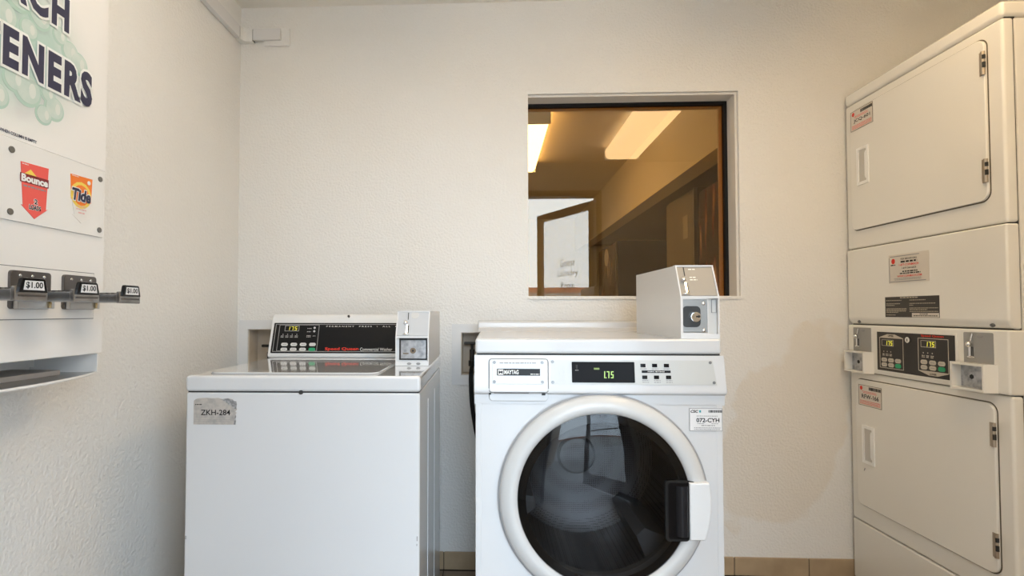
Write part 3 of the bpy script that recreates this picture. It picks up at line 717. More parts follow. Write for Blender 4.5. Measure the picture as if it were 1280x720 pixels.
# silver control strip
sp = part('control_strip', B().prism([(0.2115, 0.0005), (0.668, 0.0005), (0.659, 0.0685), (0.2115, 0.0685)], -0.0015, 0.002).xf(CM), SILVER, fw, wn=False)
for x, z in ((0.2165, 0.0635), (0.2165, 0.0065), (0.6525, 0.0625), (0.660, 0.0075)):
    part('screw', B().cyl((x, -0.0022, z), (0, 1, 0), 0.0042, 0.0018, 12).xf(CM), mat('dull_screw', (0.2, 0.2, 0.2), 0.4, 0.8), sp)
part('display', B().prism(rr(0.2700, 0.4437, 0.006, 0.0635, 0.002), -0.0032, -0.001).xf(CM), DISPLAY, sp, wn=False)
digits('175', 0.354, 0.389, 0.0185, 0.0375, -0.0036, DIGITG, sp, xf=CM, slant=0.05)
bars([(0.331, 0.347, 0.042, 0.005)], -0.0035, mat('dim_digit', (0.1, 0.12, 0.02), 0.4, emit=((0.35, 0.6, 0.12), 0.35)), sp, CM)
part('card_slot', B().box(0.281, 0.286, -0.0037, -0.003, 0.043, 0.055).xf(CM), SEAM, sp, wn=False)
bars([(0.279, 0.288, 0.039, 0.002)], -0.0035, GREYPR, sp, CM)
for r, (z, xs_) in enumerate(((0.0540, (0.4675, 0.4995, 0.532)), (0.0215, (0.4712, 0.5034, 0.5365)))):
    for x in xs_:
        part('button', B().prism(rr(x - 0.007, x + 0.007, z - 0.005, z + 0.005, 0.001), -0.0032, -0.0014, 0.0006).xf(CM), BLACKP, sp)
part('settings_bar', B().box(0.4635, 0.543, -0.002, -0.0014, 0.0335, 0.0405).xf(CM), BLACK, sp, wn=False)
text('FABRIC SETTINGS', 0.480, 0.526, 0.0355, 0.0388, -0.0023, WHITE, sp, bold=0.02, xf=CM)
bars([(x - 0.008, x + 0.010, 0.0435, 0.0022) for x in (0.4675, 0.4995, 0.532)] + [(x - 0.007, x + 0.011, z, 0.0022) for x in (0.4712, 0.5034, 0.5365) for z in (0.0115, 0.0065)], -0.0018, GREYPR, sp, CM)
part('faint_symbol', frame2d(B(), 0.236, 0.250, 0.027, 0.041, 0.0008, -0.0019, -0.0014).xf(CM), LGREYPR, sp, wn=False)
# asset sticker
st = part('sticker', B().prism(rr(0.5955, 0.6860, 0.7575, 0.8205, 0.004), -0.0024, -0.0014), STICKW, fw, wn=False)
part('sticker_rim', frame2d(B(), 0.5955, 0.6860, 0.7575, 0.8205, 0.0014, -0.0028, -0.0022), GREYPR, st, wn=False)
text('CSC', 0.599, 0.620, 0.8075, 0.8155, -0.0027, BLACK, st, bold=0.04, shear=0.2)
bars([(0.6225, 0.6275, 0.8085, 0.0065)], -0.0027, mat('teal_print', (0.05, 0.35, 0.40), 0.4), st)
b = B(); x = 0.648
while x < 0.683:
    wv = random.choice((0.0008, 0.0014, 0.002)); b.box(x, x + wv, -0.0028, -0.0025, 0.8085, 0.8155); x += wv + random.choice((0.0007, 0.0011))
part('bar_code', b, BLACK, st, wn=False)
text('072-CYH', 0.6145, 0.6775, 0.7815, 0.7935, -0.0027, BLACK, st, bold=0.025)
bars([(0.615, 0.674, 0.798, 0.0018), (0.617, 0.637, 0.777, 0.0018), (0.656, 0.674, 0.777, 0.0018), (0.628, 0.665, 0.7715, 0.0026), (0.608, 0.680, 0.7655, 0.0018), (0.608, 0.680, 0.7615, 0.0016)], -0.0027, GREYPR, st)
# drum behind the porthole
drum = part('drum', B().lathe([(0.235, 0.05), (0.262, 0.075), (0.262, 0.40), (0.225, 0.43), (0.07, 0.445), (0.06, 0.43), (0.0, 0.425)], (CXF, CZF), 64), DRUM, fw, wn=False)
for k in range(3):
    an = math.radians(75 + 120 * k)
    b = B().prism([(-0.05, -0.262), (0.05, -0.262), (0.018, -0.185), (-0.018, -0.185)], 0.09, 0.40, 0.006)
    b.xf(Matrix.Translation((CXF, 0, CZF)) @ Matrix.Rotation(an, 4, 'Y'))
    part('baffle', b, mat('baffle_plastic', (0.20, 0.20, 0.205), 0.3), drum)
part('door_gasket', B().lathe([(0.261, 0.012), (0.25, 0.03), (0.235, 0.04), (0.232, 0.055), (0.262, 0.06)], (CXF, CZF), 64), mat('grey_gasket', (0.10, 0.10, 0.10), 0.5), fw, wn=False)
dd = part('porthole_door', B().lathe([(RO, -0.001), (RO + 0.001, -0.012), (RO - 0.006, -0.024), (RO - 0.022, -0.033), (RG + 0.012, -0.035), (RG + 0.002, -0.030), (RG - 0.004, -0.020), (RG - 0.004, -0.001)], (CXF, CZF), 96, close=True), PLASTIC_G, fw, wn=False)
part('door_rim', B().lathe([(RO + 0.004, -0.0005), (RO + 0.0055, -0.008), (RO + 0.0015, -0.0125), (RO - 0.004, -0.0005)], (CXF, CZF), 96, close=True), mat('grey_rim', (0.33, 0.34, 0.36), 0.4), dd, wn=False)
part('porthole_glass', B().lathe([(0.0, -0.046), (0.08, -0.0445), (0.16, -0.0385), (0.21, -0.031), (RG + 0.001, -0.024)], (CXF, CZF), 96), PORTGLASS, dd, wn=False)
part('glass_bowl', B().lathe([(RG - 0.004, -0.004), (0.215, 0.01), (0.19, 0.05), (0.165, 0.10), (0.14, 0.115), (0.0, 0.12)], (CXF, CZF - 0.015), 64), BOWLGLASS, dd, wn=False)
part('glass_border', B().lathe([(RG + 0.001, -0.022), (0.213, -0.028), (0.213, -0.026), (RG + 0.001, -0.019)], (CXF, CZF), 96, close=True), mat('smoked_border', (0.012, 0.012, 0.013), 0.15), dd, wn=False)
# handle: white grip flush with the ring and the black hand well
R_OUT = RO - 0.001
pts = [(0.578, 0.474), (0.578, 0.627)] + [(CXF + R_OUT * math.cos(q), CZF + R_OUT * math.sin(q)) for q in [math.asin((0.627 - CZF) / R_OUT) + (math.asin((0.474 - CZF) / R_OUT) - math.asin((0.627 - CZF) / R_OUT)) * k / 10 for k in range(11)]]
part('door_handle', B().prism(pts, -0.047, -0.012, 0.005, 3), PLASTIC_W, dd)
b = B().prism(rr(0.520, 0.600, 0.472, 0.628, 0.010), -0.0405, -0.025, 0.004)
part('hand_well', b, DISPLAY, dd)
part('hand_well_inner', B().cyl((0.560, -0.036, 0.551), (0, 0, 1), 0.017, 0.135, 20), mat('black_gloss', (0.016, 0.016, 0.018), 0.12, spec=0.2), dd)
part('well_shadow', B().prism(rr(0.516, 0.5795, 0.469, 0.631, 0.010), -0.040, -0.028), mat('well_rim', (0.02, 0.02, 0.02), 0.1, spec=0.15), dd)
coin_box(fw, 0.577, 0.6845, 0.004, 0.045, 0.455, 1.0125, 1.131, 1.222, 'front')

# ================================================================== STACKED DRYERS
da = -0.0064
dry = thing('stacked_dryer', 'tall almond double-stacked tumble dryer with two square doors against the right wall', 'dryer', (1.4752, -0.012, 0), -math.pi / 2 + da)
DWD, DDP = 0.686, 0.72
part('cabinet', B().box(0.002, DWD - 0.002, 0.036, DDP, 0.02, 1.939, 0.004), ALMOND, dry)
part('gap', B().box(0.006, DWD - 0.006, 0.012, 0.04, 0.03, 1.95), SEAM, dry, wn=False)
part('top_cap', B().box(-0.001, DWD + 0.001, -0.001, DDP, 1.9425, 1.9905, 0.012, 3), ALMOND, dry)
upf = part('upper_front', B().box(0, DWD, 0, 0.0335, 1.3455, 1.9395, 0.008, 3), ALMOND, dry)
lof = part('lower_front', B().box(0, DWD, 0, 0.0335, 0.2525, 0.848, 0.008, 3), ALMOND, dry)
part('kick_panel', B().box(0, DWD, 0, 0.0335, 0.012, 0.2500, 0.006, 3), ALMOND, dry)
part('access_panel', B().xprism([(0.033, 1.0385), (0.018, 1.0385), (0.006, 1.0425), (-0.004, 1.063), (-0.004, 1.3425), (0.033, 1.3425)], 0, DWD, 0.006, 3), ALMOND, dry)
for x in (0.061, 0.632):
    part('screw', B().cyl((x, 0.0005, 1.0495), (0, 1, 0.49), 0.006, 0.006, 12).box(x - 0.005, x + 0.005, -0.0045, -0.003, 1.048, 1.0492), mat('dull_screw', (0.2, 0.2, 0.2), 0.4, 0.8), dry)
part('console', B().box(0, DWD, -0.006, 0.12, 0.8505, 1.0365, 0.006, 3), ALMOND, dry)
def dryer_fit(x0, x1, z0, z1, lz, hz, st_box, code):
    part('door_gap', B().prism(rr(x0 - 0.0035, x1 + 0.0035, z0 - 0.0035, z1 + 0.0035, 0.031, 8), -0.0008, 0.003), mat('door_gap_brown', (0.10, 0.085, 0.06), 0.7), dry, wn=False)
    d = part('door', B().prism(rr(x0, x1, z0, z1, 0.028, 8), -0.0085, 0.002, 0.003, 3), ALMOND, dry)
    lx0, lx1 = 0.081, 0.147
    fr_ = B(); frame2d(fr_, lx0, lx1, lz[0], lz[1], 0.011, -0.0125, -0.006)
    part('latch_frame', fr_, mat('latch_white', (0.86, 0.86, 0.84), 0.35), d)
    part('latch_cup', B().box(lx0 + 0.010, lx1 - 0.010, -0.0095, -0.0075, lz[0] + 0.010, lz[1] - 0.010), mat('latch_shade', (0.55, 0.53, 0.49), 0.4), d, wn=False)
    part('latch_grip', B().xprism([(-0.0095, lz[0] + 0.02), (-0.0125, lz[0] + 0.03), (-0.0125, lz[1] - 0.03), (-0.0095, lz[1] - 0.02)], lx1 - 0.020, lx1 - 0.0105), MATS['latch_white'], d)
    for z in hz:
        part('hinge', B().cyl((x1 - 0.0015, -0.0105, z), (0, 0, 1), 0.0055, 0.07, 12).box(x1 - 0.014, x1 - 0.002, -0.0105, -0.008, z - 0.035, z + 0.035), mat('hinge_metal', (0.45, 0.38, 0.30), 0.35, 0.9), d)
        part('hinge_gap', B().box(x1 + 0.0005, x1 + 0.006, -0.0155, -0.009, z - 0.014, z + 0.002).box(x1 + 0.0005, x1 + 0.006, -0.0155, -0.009, z + 0.012, z + 0.024), SEAM, d, wn=False)
    sx0, sx1, sz0, sz1 = st_box
    s_ = part('sticker', B().box(sx0, sx1, -0.0094, -0.0084, sz0, sz1), STICKC, d, wn=False)
    return d, s_
def sticker_print(d, s_, box_, code):
    sx0, sx1, sz0, sz1 = box_; wd, ht = sx1 - sx0, sz1 - sz0; y = -0.0096
    X = lambda f: sx0 + f * wd
    Z = lambda f: sz0 + f * ht
    part('sticker_rim', frame2d(B(), sx0, sx1, sz0, sz1, 0.0016, -0.0099, -0.009), mat('sticker_rim', (0.16, 0.13, 0.10), 0.5), d, wn=False)
    part('sticker_logo', B().ball((X(0.12), y, Z(0.84)), 0.0075, 1, 0.05, 1.1), RED, d, wn=False)
    text(code, X(0.14), X(0.88), Z(0.35), Z(0.56), y, BLACK, d, bold=0.018)
    bars([(X(0.16), X(0.78), Z(0.68), 0.0022), (X(0.2), X(0.8), Z(0.615), 0.0022), (X(0.06), X(0.94), Z(0.22), 0.0024), (X(0.06), X(0.94), Z(0.15), 0.0024), (X(0.06), X(0.94), Z(0.08), 0.0024)], y, CORAL, d)
    b = B(); x = X(0.46)
    while x < X(0.96):
        wv = random.choice((0.001, 0.002, 0.003)); b.box(x, x + wv, y - 0.0002, y, Z(0.78), Z(0.93)); x += wv + random.choice((0.0008, 0.0013))
    part('bar_code', b, BLACK, d, wn=False)
bx1 = (0.0480, 0.1745, 1.8215, 1.9010)
d1, s1 = dryer_fit(0.037, 0.637, 1.4190, 1.9060, (1.5945, 1.7435), (1.829, 1.507), bx1, 'JCQ-601'); sticker_print(d1, s1, bx1, 'JCQ-601')
bx2 = (0.0635, 0.189, 0.7195, 0.8005)
d2, s2 = dryer_fit(0.040, 0.639, 0.3240, 0.8200, (0.4950, 0.6420), (0.730, 0.410), bx2, 'RFW-166'); sticker_print(d2, s2, bx2, 'RFW-166')
# service sticker and instructions on the access panel
yA = -0.0040
sv = part('service_sticker', B().prism(rr(0.2335, 0.4155, 1.1930, 1.2970, 0.002), yA - 0.001, yA + 0.001), STICKC, dry, wn=False)
part('sticker_rim', B().box(0.240, 0.375, yA - 0.0013, yA - 0.0009, 1.2885, 1.2915).box(0.240, 0.402, yA - 0.0013, yA - 0.0009, 1.1965, 1.1995).box(0.235, 0.238, yA - 0.0013, yA - 0.0009, 1.194, 1.287), GREYPR, sv, wn=False)
part('sticker_logo', B().ball((0.256, yA - 0.0012, 1.273), 0.009, 1, 0.04, 1.1), RED, sv, wn=False)
yT = yA - 0.0014
text('FOR SERVICE CALL', 0.292, 0.366, 1.2755, 1.2815, yT, BLACK, sv, bold=0.03)
bars([(0.292, 0.366, 1.2655, 0.006), (0.299, 0.368, 1.2315, 0.004), (0.287, 0.380, 1.2245, 0.004), (0.244, 0.266, 1.257, 0.004)], yT, BLACK, sv)
text('1-877-COINMACH', 0.284, 0.372, 1.2535, 1.2615, yT, RED, sv, bold=0.02)
text('1-877-264-6622', 0.297, 0.361, 1.2425, 1.2485, yT, BLACK, sv, bold=0.02)
text('WWW.COINMACH.COM', 0.274, 0.385, 1.2135, 1.2205, yT, RED, sv, bold=0.02)
bars([(0.258, 0.383, 1.208, 0.002), (0.262, 0.382, 1.2035, 0.002)], yT, GREYPR, sv)
ins = part('instruction_label', B().box(0.2115, 0.4525, yA - 0.001, yA + 0.001, 1.0695, 1.1435), mat('brown_black_label', (0.030, 0.026, 0.022), 0.4), dry, wn=False)
part('label_note', B().box(0.338, 0.4515, yA - 0.0013, yA - 0.0009, 1.0705, 1.0850), STICKC, ins, wn=False)
bars([(0.285, 0.365, 1.1375, 0.004)] + [(0.217, xx, zz, 0.0026) for xx, zz in ((0.292, 1.129), (0.285, 1.117), (0.258, 1.111), (0.315, 1.099), (0.314, 1.0945), (0.311, 1.090), (0.275, 1.0855), (0.262, 1.076))] + [(0.328, xx, zz, 0.0026) for xx, zz in ((0.398, 1.129), (0.438, 1.117), (0.345, 1.111), (0.449, 1.101), (0.405, 1.0955), (0.449, 1.089))], yT, mat('tan_print', (0.42, 0.37, 0.29), 0.5), ins)
bars([(0.372, 0.408, 1.080, 0.0026), (0.345, 0.447, 1.074, 0.0028)], yT, BLACK, ins)
# control panel on the console
yC = -0.006
part('panel_rim', B().prism(rr(0.163, 0.520, 0.862, 1.0205, 0.004), yC - 0.002, yC + 0.001, 0.001), ALMOND, dry)
cp_ = part('control_panel', B().box(0.1705, 0.5125, yC - 0.0028, yC - 0.001, 0.8695, 1.0135), mat('panel_brown_black', (0.016, 0.013, 0.011), 0.35), dry, wn=False)
LINE = mat('cream_print', (0.55, 0.50, 0.42), 0.45)
def dryer_keys(x0, x1, z0, z1, upper):
    y = yC - 0.0033; b = frame2d(B(), x0, x1, z0, z1, 0.002, y, yC - 0.0026); xm = (x0 + x1) / 2; r = (x1 - x0) / 2
    if upper: b.prism([(x0, z1), (x1, z1), (xm + 0.018, z1 + 0.0125), (xm - 0.018, z1 + 0.0125)], y, yC - 0.0026)
    else: b.prism([(x0, z0), (xm - 0.018, z0 - 0.0125), (xm + 0.018, z0 - 0.0125), (x1, z0)], y, yC - 0.0026)
    wx = (x1 - x0)
    frame2d(b, x0 + 0.10 * wx, x0 + 0.60 * wx, z1 - 0.031, z1 - 0.008, 0.0014, y, yC - 0.0026)
    part('panel_line', b, LINE, cp_, wn=False)
    text('UPPER' if upper else 'LOWER', xm - 0.014, xm + 0.014, (z1 + 0.003) if upper else (z0 - 0.0105), (z1 + 0.0095) if upper else (z0 - 0.004), y - 0.0003, BLACK, cp_, bold=0.03)
    digits('175', x0 + 0.26 * wx, x0 + 0.59 * wx, z1 - 0.028, z1 - 0.012, y, DIGIT, cp_, dot=False)
    for rr_ in range(2):
        for c in range(3):
            xx = x0 + wx * (0.20 + 0.29 * c); zz = z0 + 0.031 - 0.018 * rr_
            part('button', B().prism(rr(xx - 0.0135, xx + 0.0135, zz - 0.0075, zz + 0.0075, 0.007), y - 0.0012, yC - 0.0026, 0.0006), GREEN if (rr_, c) == (1, 2) else LINE, cp_)
    bars([(x0 + wx * (0.13 + 0.15 * k), x0 + wx * (0.23 + 0.15 * k), z0 + 0.046 + 0.005 * q, 0.003) for k in range(3) for q in range(2)] + [(x0 + wx * (0.17 + 0.15 * k), x0 + wx * (0.20 + 0.15 * k), z0 + 0.060, 0.004) for k in range(3)], y, LINE, cp_)
    bars([(x0 + wx * (0.20 + 0.29 * c) - 0.007, x0 + wx * (0.20 + 0.29 * c) + 0.008, z0 + 0.030 - 0.018 * q, 0.002) for c in range(3) for q in range(2) if (q, c) != (1, 2)], y - 0.0013, GREYPR, cp_)
dryer_keys(0.184, 0.300, 0.8795, 0.9935, True)
dryer_keys(0.366, 0.489, 0.888, 1.0000, False)
text('Speed Queen', 0.380, 0.472, 1.0025, 1.0115, yC - 0.0032, RED, cp_, bold=0.035)
part('key_lock', B().cyl((0.330, yC - 0.006, 0.990), (0, 1, 0), 0.0105, 0.012, 20, bev=0.001), CHROME, cp_)
part('keyhole', B().box(0.3285, 0.3315, yC - 0.0126, yC - 0.0119, 0.985, 0.995), SEAM, cp_, wn=False)
def dryer_coin(px0, px1, cx0, cx1, cz0, cz1):
    pl = part('lever_plate', B().prism(rr(px0, px1, cz1 - 0.004, 1.0265, 0.004), yC - 0.0015, yC + 0.001), GREYPLATE, dry, wn=False)
    lx = px0 + 0.026
    part('coin_lever', B().ball((lx, yC - 0.010, 0.990), 0.0085).tube([(lx + 0.006, yC - 0.003, 1.022), (lx + 0.003, yC - 0.006, 1.0)], 0.0025).box(lx - 0.0035, lx + 0.0035, yC - 0.007, yC - 0.001, 0.951, 0.983).ball((lx, yC - 0.004, 0.951), 0.007, 2.0, 0.7, 0.6), CHROME, pl)
    part('coin_slot', B().box(lx + 0.0045, lx + 0.007, yC - 0.0021, yC - 0.0015, 0.953, 0.982), SEAM, pl, wn=False)
    part('maker_plate', B().ball((px0 + 0.055, yC - 0.0016, 1.016), 0.010, 1.2, 0.05, 0.55), GREYPR, pl, wn=False)
    yo = -0.038; b = B(); e = 0.007
    b.box(cx0, cx0 + e, yo, yC + 0.001, cz0, cz1); b.box(cx0 + e, cx1 - 0.016, yo, yC + 0.001, cz1 - e, cz1); b.box(cx0 + e, cx1 - 0.016, yo, yC + 0.001, cz0, cz0 + e)
    b.zprism([(cx1 - 0.016, yo), (cx1 - 0.010, yo), (cx1, yC + 0.001), (cx1 - 0.016, yC + 0.001)], cz0, cz1)
    hd = part('coin_hood', b, ALMOND, dry)
    part('lock_plate', B().box(cx0 + e, cx1 - 0.016, -0.010, yC, cz0 + e, cz1 - e), GALV, hd, wn=False)
    part('lock_edge', B().box(cx1 - 0.0195, cx1 - 0.0165, -0.012, -0.0095, cz0 + e, cz1 - e), SEAM, hd, wn=False)
    part('keyhole', B().cyl((cx0 + 0.044, -0.0105, (cz0 + cz1) / 2 - 0.002), (0, 1, 0), 0.0075, 0.001, 6), SEAM, hd, wn=False)
dryer_coin(0.0355, 0.1360, 0.0235, 0.147, 0.8495, 0.9335)
dryer_coin(0.5425, 0.6405, 0.527, 0.652, 0.8515, 0.9345)
part('scratch', B().box(0.0, 0.004, -0.0091, -0.0085, 0.0, 0.012).xf(Matrix.Translation((0.083, 0, 0.464)) @ Matrix.Rotation(0.5, 4, 'Y')), GREYPR, dry, wn=False)
for x, y in ((0.05, 0.06), (DWD - 0.05, 0.06), (0.05, DDP - 0.05), (DWD - 0.05, DDP - 0.05)):
    part('foot', B().cyl((x, y, 0.0105), (0, 0, 1), 0.02, 0.02, 12), RUBBER, dry)

# ================================================================== SOAP VENDING MACHINE ON THE LEFT WALL
vm = thing('vending_machine', 'white wall-mounted laundry soap vending machine with metal coin slides', 'vending machine', (-0.94, 0, 0.0), math.pi / 2)
VX0, VX1, VB, VT = -1.552, -1.0225, 0.989, 2.04
VD = 0.1695
part('body', B().box(VX0, VX1, 0, VD, VB, VT, 0.003), VEND, vm)
# header print: pale mint cloud with bubbles behind the big words
HP = bpy.data.materials.new('header_print'); HP.use_nodes = True
nt = HP.node_tree; pb = nt.nodes['Principled BSDF']; pb.inputs['Roughness'].default_value = 0.33
tc = nt.nodes.new('ShaderNodeTexCoord'); mp = nt.nodes.new('ShaderNodeMapping'); mp.vector_type = 'TEXTURE'
mp.inputs['Location'].default_value = (-1.285, 0, 1.63); mp.inputs['Scale'].default_value = (0.235, 1, 0.215)
gr = nt.nodes.new('ShaderNodeTexGradient'); gr.gradient_type = 'QUADRATIC_SPHERE'
ns = nt.nodes.new('ShaderNodeTexNoise'); ns.inputs['Scale'].default_value = 9; ns.inputs['Detail'].default_value = 4
mr = nt.nodes.new('ShaderNodeMapRange'); mr.inputs[1].default_value = 0.0; mr.inputs[2].default_value = 0.30
c2 = nt.nodes.new('ShaderNodeMix'); c2.data_type = 'RGBA'; c2.inputs[6].default_value = (0.46, 0.60, 0.54, 1); c2.inputs[7].default_value = (0.27, 0.30, 0.32, 1)
c1 = nt.nodes.new('ShaderNodeMix'); c1.data_type = 'RGBA'; c1.inputs[6].default_value = (0.80, 0.785, 0.76, 1)
mr2 = nt.nodes.new('ShaderNodeMapRange'); mr2.inputs[1].default_value = 0.48; mr2.inputs[2].default_value = 0.66
nt.links.new(tc.outputs['Object'], mp.inputs[0]); nt.links.new(mp.outputs[0], gr.inputs[0]); nt.links.new(gr.outputs['Fac'], mr.inputs[0])
nt.links.new(tc.outputs['Object'], ns.inputs['Vector']); nt.links.new(ns.outputs['Fac'], mr2.inputs[0]); nt.links.new(mr2.outputs[0], c2.inputs[0])
nt.links.new(mr.outputs[0], c1.inputs[0]); nt.links.new(c2.outputs[2], c1.inputs[7]); nt.links.new(c1.outputs[2], pb.inputs['Base Color'])
hd = part('header_panel', B().box(VX0 + 0.004, VX1 - 0.004, -0.0015, 0.001, 1.428, VT - 0.01), HP, vm, wn=False)
BUB1 = mat('bubble_mint', (0.42, 0.58, 0.50), 0.35); BUB2 = mat('bubble_pale', (0.50, 0.61, 0.55), 0.35, mottle=(25, 0.7, (0.68, 0.72, 0.67))); BUB3 = mat('bubble_shine', (0.66, 0.70, 0.65), 0.35)
bl = [(-1.205, 1.500, 0.021), (-1.179, 1.522, 0.026), (-1.195, 1.548, 0.019), (-1.14, 1.665, 0.024), (-1.168, 1.687, 0.020), (-1.245, 1.535, 0.033), (-1.275, 1.545, 0.026), (-1.115, 1.650, 0.026), (-1.22, 1.70, 0.028), (-1.27, 1.715, 0.033), (-1.30, 1.66, 0.03), (-1.245, 1.66, 0.022), (-1.31, 1.50, 0.026), (-1.36, 1.56, 0.03), (-1.40, 1.70, 0.03), (-1.19, 1.62, 0.02)]
for i, (x, z, r) in enumerate(bl):
    y = -0.0016 - 0.00004 * i
    part('bubble', B().cyl((x, y, z), (0, 1, 0), r, 0.0003, 28), BUB1, hd, wn=False)
    part('bubble_centre', B().cyl((x + 0.06 * r, y - 0.0003, z + 0.08 * r), (0, 1, 0), r * 0.84, 0.0003, 28), BUB2, hd, wn=False)
    part('bubble_shine', B().ball((x + 0.36 * r, y - 0.0005, z + 0.1 * r), r * 0.36, 0.7, 0.004, 1.3), BUB3, hd, wn=False)
BIGW = mat('white_outline', (0.82, 0.84, 0.81), 0.35)
SHADOWP = mat('dark_outline_print', (0.12, 0.13, 0.13), 0.4)
text('BLEACH', -1.428, -1.1465, 1.702, 1.7790, -0.0042, NAVY, hd, bold=0.05, spacing=1.2, outline=(0.055, BIGW))
text('SOFTENERS', -1.497, -1.076, 1.562, 1.6430, -0.0042, NAVY, hd, bold=0.05, spacing=1.2, outline=(0.055, BIGW))
text('WHEN COLUMN IS EMPTY', -1.303, -1.220, 1.434, 1.4405, -0.0022, NAVY, hd, bold=0.03)
pp = part('product_panel', B().box(VX0 + 0.02, -1.0325, -0.004, 0.0, 1.2665, 1.4255, 0.001), mat('panel_ivory', (0.78, 0.77, 0.745), 0.25), vm)
for x in (-1.046, -1.2790, -1.512):
    for z in (1.4045, 1.283):
        part('screw', B().cyl((x, -0.005, z), (0, 1, 0), 0.0065, 0.003, 14, bev=0.001), mat('grey_screw', (0.22, 0.21, 0.19), 0.4, 0.6), pp)
# dryer-sheet arrow
yP = -0.0043
arrow = [(-1.2585, 1.3875), (-1.1925, 1.3900), (-1.1975, 1.3010), (-1.1925, 1.3030), (-1.2245, 1.2780), (-1.2560, 1.3020), (-1.2515, 1.3010)]
ar = part('product_sticker', B().prism(arrow, yP - 0.0006, yP + 0.0004), CORAL, pp, wn=False)
part('sticker_band', B().box(-1.2595, -1.1925, yP - 0.0010, yP - 0.0006, 1.3475, 1.3655), mat('dark_red_print', (0.20, 0.015, 0.02), 0.4), pp, wn=False)
part('sticker_ray', B().prism([(-1.25, 1.3655), (-1.222, 1.3655), (-1.236, 1.3765)], yP - 0.0009, yP - 0.0005), YELLOW, pp, wn=False)
text('Bounce', -1.2575, -1.1945, 1.3490, 1.3645, yP - 0.0013, WHITE, pp, bold=0.05)
bars([(-1.252, -1.199, 1.3395, 0.003)], yP - 0.0010, GREYPR, pp)
bars([(-1.256, -1.242, 1.3835, 0.0016)], yP - 0.0010, WHITE, pp)
text('2', -1.2265, -1.2185, 1.3085, 1.3185, yP - 0.0013, BLACK, pp, bold=0.02, outline=(0.07, WHITE))
text('LOADS', -1.238, -1.2105, 1.2960, 1.3055, yP - 0.0013, BLACK, pp, bold=0.03, outline=(0.07, WHITE))
# detergent arrow
part('product_sticker', B().prism([(-1.1345, 1.3955), (-1.0705, 1.3975), (-1.0735, 1.3400), (-1.131, 1.3400)], yP - 0.0005, yP + 0.0004), ORANGE, pp, wn=False)
part('product_sticker', B().prism([(-1.130, 1.3400), (-1.0745, 1.3400), (-1.0765, 1.3075), (-1.070, 1.3090), (-1.1015, 1.2895), (-1.127, 1.3060), (-1.122, 1.3070)], yP - 0.0004, yP + 0.0004), mat('faded_sticker', (0.74, 0.72, 0.69), 0.4), pp, wn=False)
b = B().ball((-1.1035, yP - 0.0005, 1.3530), 0.0305, 1, 0.012, 1); part('sticker_ring', b, YELLOW, pp, wn=False)
b = B().ball((-1.1035, yP - 0.0008, 1.3530), 0.0235, 1, 0.014, 1); part('sticker_disc', b, ORANGE, pp, wn=False)
text('Tide', -1.1315, -1.0765, 1.3385, 1.3665, yP - 0.0022, NAVY, pp, bold=0.04, shear=0.15, outline=(0.05, WHITE))
bars([(-1.115, -1.09, 1.3265, 0.0025), (-1.117, -1.088, 1.3195, 0.0025), (-1.111, -1.093, 1.3115, 0.003)], yP - 0.0007, mat('faded_red', (0.75, 0.42, 0.38), 0.4), pp)
bars([(-1.131, -1.112, 1.3925, 0.0016)], yP - 0.0009, WHITE, pp)
part('sticker_dot', B().cyl((-1.0815, yP - 0.0009, 1.3865), (0, 1, 0), 0.0048, 0.0005, 14), WHITE, pp, wn=False)
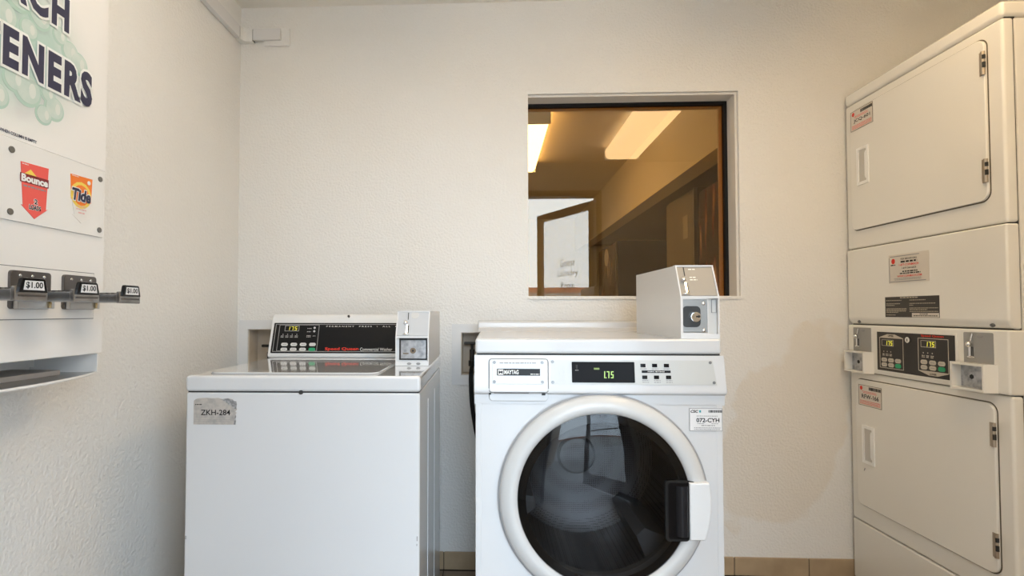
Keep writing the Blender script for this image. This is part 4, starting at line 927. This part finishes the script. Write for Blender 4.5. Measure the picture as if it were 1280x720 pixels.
# coin panel with four slides
cpn = part('coin_panel', B().box(VX0 + 0.03, -1.0570, -0.003, 0.0, 1.0735, 1.1775, 0.001), VEND, vm)
part('panel_edge', frame2d(B(), VX0 + 0.0285, -1.0555, 1.0720, 1.1790, 0.0016, -0.0016, -0.0002), mat('grey_gap', (0.16, 0.16, 0.16), 0.6), vm, wn=False)
SLIDE = mat('worn_slide_steel', (0.40, 0.39, 0.38), 0.27, 1.0, mottle=(30, 0.7, (0.22, 0.21, 0.20)))
DKST = mat('dark_steel', (0.16, 0.15, 0.145), 0.28, 0.9)
for cx in (-1.1045, -1.2320, -1.3595, -1.4870):
    s_ = part('coin_slide', B().prism(rr(cx - 0.047, cx + 0.047, 1.0935, 1.1700, 0.007), -0.010, -0.0032, 0.002), DKST, vm)
    part('coin_chute', B().box(cx - 0.043, cx + 0.043, -0.022, -0.010, 1.0945, 1.1130, 0.002), STEEL, s_)
    for k in (-0.028, 0, 0.028):
        part('rivet', B().ball((cx + k, -0.0105, 1.1600), 0.0032, 1, 0.5, 1), CHROME, s_)
    part('tongue', B().box(cx - 0.032, cx + 0.032, -0.1165, -0.010, 1.1085, 1.1280, 0.002), SLIDE, s_)
    for k in range(7):
        part('tongue_tooth', B().box(cx - 0.028, cx + 0.028, -0.108 + 0.013 * k, -0.101 + 0.013 * k, 1.1280, 1.1305), DKST, s_, wn=False)
    part('push_end', B().box(cx - 0.034, cx + 0.034, -0.1250, -0.1165, 1.1070, 1.1330, 0.002), SLIDE, s_)
    part('knurl', B().box(cx - 0.029, cx + 0.029, -0.1258, -0.1248, 1.1150, 1.1185), DKST, s_, wn=False)
    bz = B().prism([(cx - 0.029, 1.1225), (cx + 0.029, 1.1225), (cx + 0.024, 1.1445), (cx + 0.021, 1.1475), (cx - 0.021, 1.1475), (cx - 0.024, 1.1445)], -0.1290, -0.1220, 0.001)
    part('price_holder', bz, BLACKP, s_)
    part('price_card', B().prism([(cx - 0.0215, 1.1265), (cx + 0.0215, 1.1265), (cx + 0.0185, 1.1430), (cx - 0.0185, 1.1430)], -0.1296, -0.1286), STICKW, s_, wn=False)
    text('$1.00', cx - 0.0175, cx + 0.0175, 1.1285, 1.1410, -0.1299, BLACK, s_, bold=0.025)
    part('lock_pin', B().cyl((cx + 0.028, -0.024, 1.1035), (0, 0, 1), 0.0025, 0.014, 10).ball((cx + 0.028, -0.025, 1.1055), 0.0035, 1, 0.6, 1), mat('brass', (0.45, 0.33, 0.17), 0.3, 1.0), s_)
# dispensing tray below the body
for x in (VX1 - 0.0135, VX0 + 0.0105): part('tray_side', B().box(x, x + 0.003, 0.002, VD, 0.9445, VB - 0.0005), VEND, vm, wn=False)
n = 20; lip = []
for k in range(n + 1):
    f = k / n; xx = VX0 + 0.004 + (VX1 - VX0 - 0.008) * f; lip.append((xx, 0.012 - 0.055 * math.sin(math.pi * f) ** 0.8))
pts = lip + [(VX1 - 0.004, VD), (VX0 + 0.004, VD)]
part('tray', B().zprism(pts, 0.9405, 0.9440), STEEL, vm, wn=False)
part('tray_lip', B().tube([(x, y, 0.9430) for x, y in lip], 0.0032, 8), VEND, vm)
part('tray_step', B().box(VX0 + 0.0140, VX1 - 0.0700, 0.045, VD, 0.9445, 0.9560, 0.001), mat('dull_step', (0.30, 0.28, 0.26), 0.5), vm)
part('tray_back', B().box(VX0 + 0.0140, VX1 - 0.0140, VD - 0.012, VD - 0.001, 0.9565, VB - 0.001), VEND, vm)
